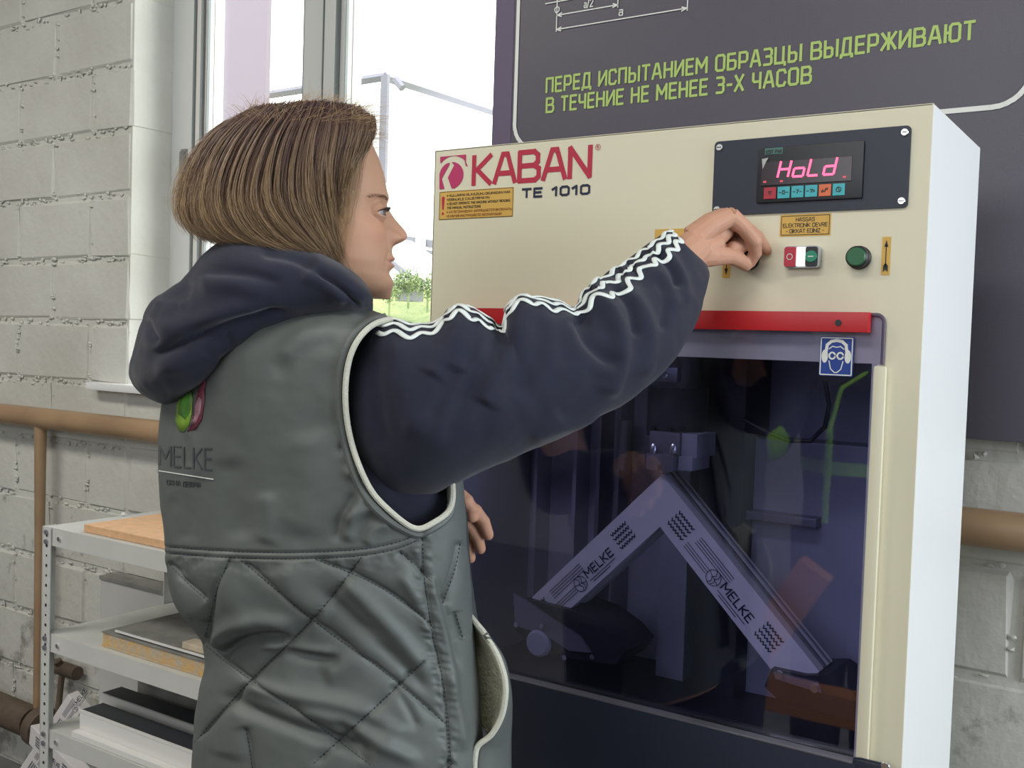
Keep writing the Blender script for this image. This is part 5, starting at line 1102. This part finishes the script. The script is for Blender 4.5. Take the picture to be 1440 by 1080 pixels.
sfold = [[[(672, 448), (660, 490), (625, 545), (600, 610)], 13, -5], [[(640, 436), (632, 480), (608, 530)], 16, 6, .05], [[(705, 450), (695, 500), (655, 560), (620, 630)], 11, -7], [[(655, 430), (652, 470), (640, 520)], 14, 6, .05], [[(700, 462), (703, 448), (708, 436)], 9, -7, .02],
 [[(740, 420), (732, 460), (705, 520), (680, 570)], 16, 8, .05], [[(765, 440), (755, 500), (720, 560)], 14, -4], [[(775, 424), (790, 470), (800, 520)], 15, -4],
 [[(812, 440), (830, 480), (855, 505), (872, 515)], 10, -9, .1], [[(828, 412), (860, 440), (872, 480), (868, 520), (850, 560)], 13, 9, .1], [[(800, 430), (808, 415)], 10, -6, .05], [[(880, 400), (905, 440), (915, 490), (900, 540)], 12, 6], [[(858, 398), (885, 430), (895, 480)], 7, -6], [[(905, 370), (935, 400), (950, 440)], 12, 5], [[(918, 385), (935, 420), (930, 470)], 7, -4],
 [[(935, 350), (958, 385), (968, 430)], 8, 4], [[(920, 350), (945, 380), (952, 410)], 6, -6], [[(560, 600), (650, 600), (760, 560)], 30, 4], [[(850, 520), (820, 560), (780, 590)], 14, -4], [[(850, 590), (790, 600), (740, 622)], 10, 4], [[(885, 375), (900, 362), (915, 352)], 7, -5, .02], [[(560, 470), (565, 540), (590, 620)], 18, 4], [[(530, 490), (528, 560), (545, 640)], 12, -4],
 [[(836, 410), (846, 398)], 8, 6, .02], [[(866, 392), (876, 380)], 7, -5, .02], [[(895, 372), (903, 362)], 7, 4, .02]]
sv = folds(sv, NS, sfold); sv += NS*fnoise(sv, 14, .0022, 2)[..., None]
slv = cloth('hoodie_sleeve', sv, M['hoodie'], woman)
bms = bmesh.new(); bms.from_mesh(slv.data); BS = BVHTree.FromBMesh(bms); bms.free()
# ribbed cuff edge
rr = 322; ring_ = [sv[rr, j] for j in range(0, 200, 4)]; mb = MB(); mb.tube(ring_+[ring_[0]], .0024, 8, False); mb.obj('cuff_edge', M['hoodie'], slv, 'auto')
# wavy white stripes running from shoulder to cuff along the top of the sleeve
c_ang = 200
def sp(v, ang):  # point and normal on the sleeve grid
    i = min(max(v, 0), 338.9); i0 = int(i); f = i-i0; a = (ang % (2*PI))/(2*PI)*200; j0 = int(a) % 200; g = a-int(a); j1 = (j0+1) % 200
    P = (sv[i0, j0]*(1-g)+sv[i0, j1]*g)*(1-f)+(sv[i0+1, j0]*(1-g)+sv[i0+1, j1]*g)*f; Nn = NS[i0, j0]; return P, Nn
for k in range(3):
    VL = []; v0, v1 = 40, 317; nn = 420
    for q in range(nn):
        t = q/(nn-1); v = v0+(v1-v0)*t
        base = np.interp(t, [0, .2, .45, .6, .75, .9, 1], [PI+.26, PI+.24, PI+.24, PI+.30, PI+.36, PI+.42, PI+.38])
        fore = np.clip((t-.58)/.1, 0, 1)
        sep = np.interp(t, [0, .5, .7, 1], [.17, .18, .34, .42]); wob = (.055+.05*fore)*math.sin(t*(2*PI)*(19-0*fore)+k*.25)+.06*math.sin(t*31)
        ang = base+k*sep+wob
        if q+1 < nn: pass
        hw = np.interp(t, [0, .5, .7, 1], [.0028, .0030, .0031, .0031]); P, Nn = sp(v, ang); P2, _ = sp(v+1.0, ang+(.02)); P3, _ = sp(v, ang+.05)
        sdv = P3-P; sdv /= np.linalg.norm(sdv)+1e-9
        VL.append((P+Nn*.0012, sdv, hw, Nn))
    V = []
    for q in range(nn):
        P, sdv, hw, Nn = VL[q]; Pn = VL[min(q+1, nn-1)][0]; Pp = VL[max(q-1, 0)][0]; t_ = Pn-Pp; t_ /= np.linalg.norm(t_)+1e-9; s_ = np.cross(Nn, t_); s_ /= np.linalg.norm(s_)+1e-9
        V += [P-s_*hw, P+Nn*.0004, P+s_*hw]
    F = [(q*3+j, q*3+j+1, (q+1)*3+j+1, (q+1)*3+j) for q in range(nn-1) for j in range(2)]
    o = raw('sleeve_stripe', V, F, M['stripe'], slv, True); m_ = o.modifiers.new('t', 'SOLIDIFY'); m_.thickness = .0012; m_.offset = 0
# left sleeve, mostly hidden by the trunk
ls_ = loft([(330, 470, 350, 620, 1.36, .07), (400, 560, 400, 720, 1.43, .07), (480, 660, 470, 790, 1.45, .065), (545, 670, 545, 780, 1.445, .06), (590, 668, 598, 750, 1.42, .05), (618, 672, 628, 728, 1.395, .036), (622, 678, 630, 722, 1.39, .03)], 50, 30)
cloth('hoodie_sleeve', ls_, M['hoodie'], woman)
# trousers and shoes below the frame
def wtube(name, pts, m, n=24): return MB().tube([np.array(p[:3]) for p in pts], [p[3] for p in pts], n).obj(name, M[m], woman, 'auto')
pc = dp(480, 1150, 1.25)
latv = np.array([math.cos(math.radians(20)), -math.sin(math.radians(20)), 0]); fw = np.array([math.sin(math.radians(20)), math.cos(math.radians(20)), 0])
base = np.array([pc[0], pc[1], 0])
V_ = []
for s in (-1, 1):
    h_ = base+latv*.085*s
    wtube('trouser_leg', [(*(h_+np.array([0, 0, .98])), .115), (*(h_+np.array([0, 0, .80])), .105), (*(h_+latv*.01*s+fw*.01+np.array([0, 0, .50])), .075), (*(h_+latv*.015*s+np.array([0, 0, .12])), .062), (*(h_+latv*.015*s+np.array([0, 0, .05])), .066)], 'trousers')
    a = h_+latv*.015*s; bm = bmesh.new(); bmesh.ops.create_uvsphere(bm, u_segments=20, v_segments=12, radius=1)
    for v in bm.verts:
        x_, y_, z_ = v.co; w_ = .045-.008*y_; p = a+latv*(x_*w_)+fw*(.06+y_*.135)+np.array([0, 0, .045+max(z_, -.85)*.052*(1-.25*max(y_, 0))]); v.co = Vector(p)
    mb = MB(); mb.bm(bm); bm.free(); mb.obj('shoe', M['shoe'], woman, True)
# ---------------------------------------------------------------- hair
M['hair'] = vcol_mat('hair', .48, spec=.4)
hair_cap = loft([(372, 148, 470, 141, 1.22, .045), (335, 158, 508, 152, 1.22, .075), (312, 175, 526, 166, 1.22, .092), (296, 198, 528, 190, 1.22, .100), (282, 232, 508, 222, 1.22, .104), (273, 262, 488, 256, 1.22, .104), (267, 290, 476, 288, 1.22, .103), (272, 312, 474, 318, 1.22, .101), (290, 335, 480, 350, 1.22, .098), (330, 345, 486, 376, 1.22, .090), (372, 348, 488, 388, 1.22, .075)], 120, 140, 2.6)
NHc = gnormals(hair_cap); hair_cap -= NHc*.004
rc = np.random.default_rng(11)
cap = cloth('hair', hair_cap, None, woman); nv = len(cap.data.vertices)
cc_ = hair_cap.reshape(-1, 3); zz_ = cc_[:, 2]; tz = np.clip((zz_.max()-zz_)/(zz_.max()-zz_.min()), 0, 1)[:, None]
set_tone(cap.data, np.array([.075, .045, .042])*(1-tz)+np.array([.15, .10, .065])*tz); cap.data.materials.append(M['hair']); cap['label'] = 'brown bob with blond tips'
bmc = bmesh.new(); bmc.from_mesh(cap.data); BC = BVHTree.FromBMesh(bmc); bmc.free()
guides = [[(350, 160), (300, 192), (275, 235), (262, 282), (266, 312), (288, 336)], [(362, 153), (318, 192), (291, 240), (280, 290), (292, 322), (325, 343)], [(382, 149), (340, 192), (315, 245), (309, 290), (326, 326), (372, 350)], [(405, 146), (372, 192), (350, 245), (346, 290), (372, 330), (418, 352)], [(430, 144), (402, 192), (388, 245), (391, 290), (420, 330), (456, 362)],
 [(455, 143), (436, 190), (426, 240), (430, 290), (452, 335), (476, 376)], [(480, 146), (468, 190), (456, 240), (456, 290), (466, 338), (487, 386)], [(502, 151), (498, 185), (482, 225), (470, 265), (468, 315), (486, 384)], [(524, 166), (521, 190), (506, 216), (484, 246), (472, 290), (476, 345)]]
NT = 15; GP = []
for g in guides:
    row = []
    for x_, y_ in crom(g, NT):
        d_ = ray(x_, y_); L = np.linalg.norm(d_); h_ = BC.ray_cast(Vector(CC), Vector(d_/L))
        row.append(np.array(h_[0]) if h_[0] is not None else None)
    k0 = [i for i, r_ in enumerate(row) if r_ is not None]
    for i in range(NT):
        if row[i] is None:
            j_ = min(k0, key=lambda k: abs(k-i)); x_, y_ = crom(g, NT)[i]; row[i] = dp(x_, y_, proj(row[j_])[2])
    GP.append(row)
GP = np.array(GP)                                     # guides x points x 3
G2 = GP-2*((GP-HO)@EL)[..., None]*EL                  # the same on the far side
def gpt(Gd, g, t):
    k = np.clip(g, 0, len(Gd)-1.001); i = int(k); f = k-i; a = Gd[i]*(1-f)+Gd[i+1]*f
    return crom(a, 64)[np.clip((np.asarray(t)*63).astype(int), 0, 63)]
SV, SF, SC = [], [], []; cnt = 0; ns = 12
cenH = HO+EF*(-.07)+EU*.0
clump = rc.uniform(0, 1, 400); blond = np.array([.56, .39, .21]); brown = np.array([.095, .052, .052]); mid = np.array([.21, .135, .085])
def strand(P, r0, C0, C1):
    global cnt
    T = np.gradient(P, axis=0); T /= np.linalg.norm(T, axis=1, keepdims=True)+1e-9; a = np.cross(T, EL); a /= np.linalg.norm(a, axis=1, keepdims=True)+1e-9; b = np.cross(T, a)
    n_ = len(P); tt = np.linspace(0, 1, n_); r = r0*(1-.75*tt**3)
    for k in range(3):
        th_ = 2*PI*k/3; SV.append(P+(a*math.cos(th_)+b*math.sin(th_))*r[:, None]); SC.append(C0*(1-tt[:, None])+C1*tt[:, None])
    for i in range(n_-1):
        for k in range(3):
            k2 = (k+1) % 3; SF.append((cnt+k*n_+i, cnt+k*n_+i+1, cnt+k2*n_+i+1, cnt+k2*n_+i))
    cnt += 3*n_
for s_i in range(11500):
    Gd = GP if s_i % 5 else G2
    g = rc.uniform(0, 8); ci = int(g*14) ; cl = clump[ci]
    g_end = g+(cl-.5)*.35*1.0
    t0 = rc.uniform(0, .45) if rc.random() < .6 else rc.uniform(0, .08); t1 = min(1, rc.uniform(.72, 1.04)) if g < 7.3 else rc.uniform(.5, 1.0)
    ts = np.linspace(t0, t1, ns); A = gpt(Gd, g, ts); B = gpt(Gd, g_end+rc.normal(0, .08), ts); P = A+(B-A)*np.linspace(0, 1, ns)[:, None]**1.5
    out = P-cenH; out[:, 2] *= .7; out /= np.linalg.norm(out, axis=1, keepdims=True)
    off = rc.uniform(-.002, .006)+.004*cl; w_ = np.linspace(0, 1, ns)
    P = P+out*(off*(.5+.8*np.sin(w_*PI)))[:, None]+out*(rc.normal(0, .0012)*np.sin(w_*7+rc.uniform(0, 6)))[:, None]
    if rc.random() < .12: P = P+(out*rc.uniform(.002, .009)+EF*rc.normal(0, .004))*(w_**1.5)[:, None]
    k = rc.random(); bl = np.clip(-.05+1.15*cl*cl+.75*(k-.45), 0, 1)
    if g > 6.8: bl = min(1, bl+.35)
    c0 = brown*(1-.35*bl)+mid*.35*bl; c1 = mid*(1-bl)+blond*bl
    if t0 > .2: c0 = c0*.5+c1*.5
    strand(P, rc.uniform(.00022, .00042), c0, c1*rc.uniform(.75, 1.25))
# short broken hairs along the crown and the fringe, and loose ones behind
for s_i in range(3000):
    g = rc.uniform(.5, 8) ; t = rc.uniform(0, .16) if g < 7 else rc.uniform(0, .35); p = gpt(GP if s_i % 2 else G2, g, [t])[0]
    if rc.random() < .55: p = p-EL*((p-HO)@EL)*rc.uniform(0, 1)*1.0+EU*.004*rc.random()
    o3 = p-cenH; o3 /= np.linalg.norm(o3); L = rc.uniform(.010, .034) if rc.random() < .8 else rc.uniform(.025, .042); d3 = o3*.55+EF*rc.normal(.25, .5)+EL*rc.normal(0, .4)+EU*.35; d3 /= np.linalg.norm(d3); cu = EF*rc.normal(.2, .6)-EU*rc.uniform(.2, 1.0)
    w_ = np.linspace(0, 1, 7)[:, None]; P = p-o3*.003+d3*L*w_+cu*L*.5*w_**2; strand(P, .00018, mid*1.6, blond*1.3)
for s_i in range(170):   # wisps behind the head
    g = rc.uniform(-.0, .8); ts = np.linspace(rc.uniform(0, .2), rc.uniform(.7, 1), ns); P = gpt(GP, g, ts); w_ = np.linspace(0, 1, ns); P = P-EL*((P-HO)@EL)[:, None]*rc.uniform(.2, 1.2)
    P = P-EF[None, :]*(rc.uniform(.002, .018)*np.sin(w_*PI*.8))[:, None]-EF*.004; strand(P, .00020, mid, blond*1.1)
for s_i in range(130):   # fine temple hairs over the cheek and forehead edge
    x0_, y0_ = rc.uniform(490, 524), rc.uniform(170, 215); x1_, y1_ = 474+rc.uniform(-6, 20)*.8, rc.uniform(300, 385); t = np.linspace(0, 1, 10); sag_ = rc.uniform(-6, 10)
    pts = [(x0_+(x1_-x0_)*q**.7+sag_*math.sin(PI*q), y0_+(y1_-y0_)*q) for q in t]; P = []
    for x_, y_ in pts:
        a_, u_ = sag(x_, y_); ii = int(np.clip(np.searchsorted(us, u_), 0, NR-1)); row_a, row_l = A2[ii], Lm[ii]; jj = [j for j in range(0, NC//2)]; jj = min(jj, key=lambda j: abs(row_a[j]+.12*row_l[j]*0-a_)); P.append(hp(a_, u_, max(row_l[jj], .02)+.0035))
    strand(np.array(P), .00017, mid*1.4, blond*1.15)
me = bpy.data.meshes.new('hair_strands'); Vs = np.concatenate(SV); Fs = np.array(SF, np.int32); me.vertices.add(len(Vs)); me.vertices.foreach_set('co', Vs.ravel()); me.loops.add(len(Fs)*4); me.loops.foreach_set('vertex_index', Fs.ravel()); me.polygons.add(len(Fs)); me.polygons.foreach_set('loop_start', np.arange(0, len(Fs)*4, 4, dtype=np.int32)); me.update(calc_edges=True)
set_tone(me, np.clip(np.concatenate(SC), 0, 1)); st_ = fin('hair_strands', me, M['hair'], cap, True); st_['kind'] = 'stuff'
# ================================================================ BEHIND THE PHOTOGRAPHER (seen only as a reflection in the tinted window)
def mir(x, y, Y): p = pl(x, y, Y); return np.array([p[0], -p[1], p[2]])
M['orange_paint'] = mat('orange_machine_paint', (.62, .24, .05), .5, vary=(6, .1)); M['hivis'] = mat('fluorescent_green_cloth', (.32, .62, .04), .8, bump=(300, .3, .001))
M['jacket'] = mat('dark_work_jacket', (.03, .035, .05), .85); M['skin2'] = mat('plain_skin', (.55, .32, .23), .55); M['hair2'] = mat('short_dark_hair', (.05, .035, .03), .7)
of = thing('orange_frame', 'orange steel frame on the floor behind the photographer, seen reflected', 'frame', (*mir(1120, 975, 1.62)[:2], 0))
A, B = mir(1150, 798, 1.6), mir(1032, 962, 1.6); D_ = (B-A)/2; n_ = np.array([0, 1, 0]); s_ = np.cross(D_/np.linalg.norm(D_), n_)
MB().obox((A+B)/2, D_, n_*.03, s_*.05, .006).obj('brace', M['orange_paint'], of)
A, B = mir(1022, 968, 1.6), mir(1290, 1010, 1.6); z_ = (A[2]+B[2])/2
MB().box((A[0], A[1]-.05, z_-.045), (B[0], A[1]+.03, z_+.045), .006).obj('beam', M['orange_paint'], of)
for X in (A[0]+.04, B[0]-.04): MB().box((X-.03, A[1]-.04, 0), (X+.03, A[1]+.02, z_-.045), .004).obj('leg', M['orange_paint'], of)
pc2 = mir(1205, 700, 1.95); px_, py_ = pc2[0], pc2[1]
col_ = thing('person', 'person in dark jacket with fluorescent green sleeves standing beside the photographer, seen only reflected', 'person', (px_, py_, 0))
b2_ = MB(); T = lambda pts: b2_.tube([np.array(p[:3]) for p in pts], [p[3] for p in pts], 16)
O2 = np.array([px_, py_, 0]); q = lambda x, y, z, r: (px_+x, py_+y, z, r)
T([q(0, 0, .90, .13), q(0, 0, 1.10, .125), q(0, 0, 1.30, .15), q(0, 0, 1.42, .13), q(0, 0, 1.47, .055), q(0, .01, 1.56, .055)])
T([q(0, .01, 1.53, .06), q(0, .02, 1.60, .078), q(0, .01, 1.68, .088), q(0, .0, 1.74, .075), q(0, 0, 1.775, .03)])
T([q(0, .10, 1.655, .010), q(0, .115, 1.63, .014), q(0, .10, 1.615, .008)])
for sx in (-1, 1): T([q(sx*.08, .0, 1.67, .012), q(sx*.085, 0, 1.64, .014), q(sx*.08, 0, 1.61, .009)]); T([q(sx*.08, 0, .92, .09), q(sx*.09, .02, .5, .065), q(sx*.10, 0, .08, .045), q(sx*.10, .02, .05, .04), q(sx*.10, .14, .035, .03)])
hand_L = mir(1188, 835, 1.85)
def arm_hand(sh, el, wr, fdir, down):
    T([(*sh, .055), (*((sh+el)/2), .050), (*el, .043), (*((el+wr)/2), .038), (*wr, .027)])
    fdir = fdir/np.linalg.norm(fdir); sd = np.cross(fdir, down); sd /= np.linalg.norm(sd)
    for i, (o_, L_) in enumerate(((-.027, .066), (-.009, .076), (.009, .072), (.027, .056))):
        k = wr+fdir*.085+sd*o_; T([(*wr, .018), (*(wr+fdir*.05+sd*o_*.8), .016), (*k, .011), (*(k+fdir*L_*.5+down*.008), .009), (*(k+fdir*L_+down*.024), .007)])
    T([(*(wr+fdir*.02), .015), (*(wr+fdir*.05-sd*.045+down*.01), .012), (*(wr+fdir*.085-sd*.055+down*.02), .009)])
shR, elR = O2+[.19, 0, 1.40], O2+[.26, .02, 1.12]; wrR = O2+[.20, .12, .92]
arm_hand(shR, elR, wrR, np.array([-.1, .15, -1.0]), np.array([0, 1., 0]))
g1, g2 = mir(1160, 560, 1.75), mir(1052, 612, 1.5); shL = O2+[-.19, 0, 1.40]
arm_hand(shL, (shL+g2)/2+np.array([.0, .05, -.10]), g2, np.array([-.4, .8, .35]), np.array([0, 0, -1.]))
me = remesh(b2_, .006, 3); me.name = 'body'; fin('body', me, M['skin2'], col_, True)
def T2(name, pts, m): return MB().tube([np.array(p[:3]) for p in pts], [p[3] for p in pts], 20).obj(name, M[m], col_, 'auto')
j_ = T2('jacket', [q(0, 0, .80, .165), q(0, 0, 1.05, .16), q(0, 0, 1.28, .185), q(0, 0, 1.40, .165), q(0, 0, 1.47, .085)], 'jacket')
T2('reflective_band', [q(0, 0, 1.13, .172), q(0, 0, 1.17, .178)], 'hivis')
for sh, el, wr in ((shR, elR, wrR), (shL, (shL+g2)/2+np.array([.0, .05, -.10]), g2)): T2('sleeve', [(*sh, .078), (*((sh+el)/2), .07), (*el, .062)], 'jacket'); T2('fluorescent_cuff', [(*el, .064), (*((el+wr)/2), .056), (*(el+(wr-el)*.93), .045)], 'hivis')
for sx in (-1, 1): T2('trouser_leg', [q(sx*.08, 0, .93, .12), q(sx*.09, .02, .5, .085), q(sx*.10, 0, .06, .07)], 'jacket'); T2('shoe', [q(sx*.10, -.05, .045, .04), q(sx*.10, .04, .05, .048), q(sx*.10, .14, .04, .04), q(sx*.10, .17, .035, .02)], 'shoe')
T2('hair', [q(0, -.03, 1.60, .07), q(0, -.018, 1.68, .092), q(0, -.012, 1.745, .082), q(0, -.005, 1.79, .035)], 'hair2')
for sx in (-1, 1): T2('eye', [q(sx*.03, .083, 1.665, .009), q(sx*.03, .090, 1.665, .006)], 'ink')
A, B = mir(1168, 605, 1.6), mir(1160, 735, 1.6); mb = MB()
for ph in (0, PI): mb.tube([A+(B-A)*t+np.array([math.cos(t*38+ph), math.sin(t*38+ph), 0])*.006 for t in np.linspace(0, 1, 90)], .0052, 6)
mb.tube([A, A+np.array([.01, -.06, .12]), O2+[.05, .02, 1.46]], .006, 8); mb.obj('twisted_lanyard', M['hivis'], col_, 'auto')
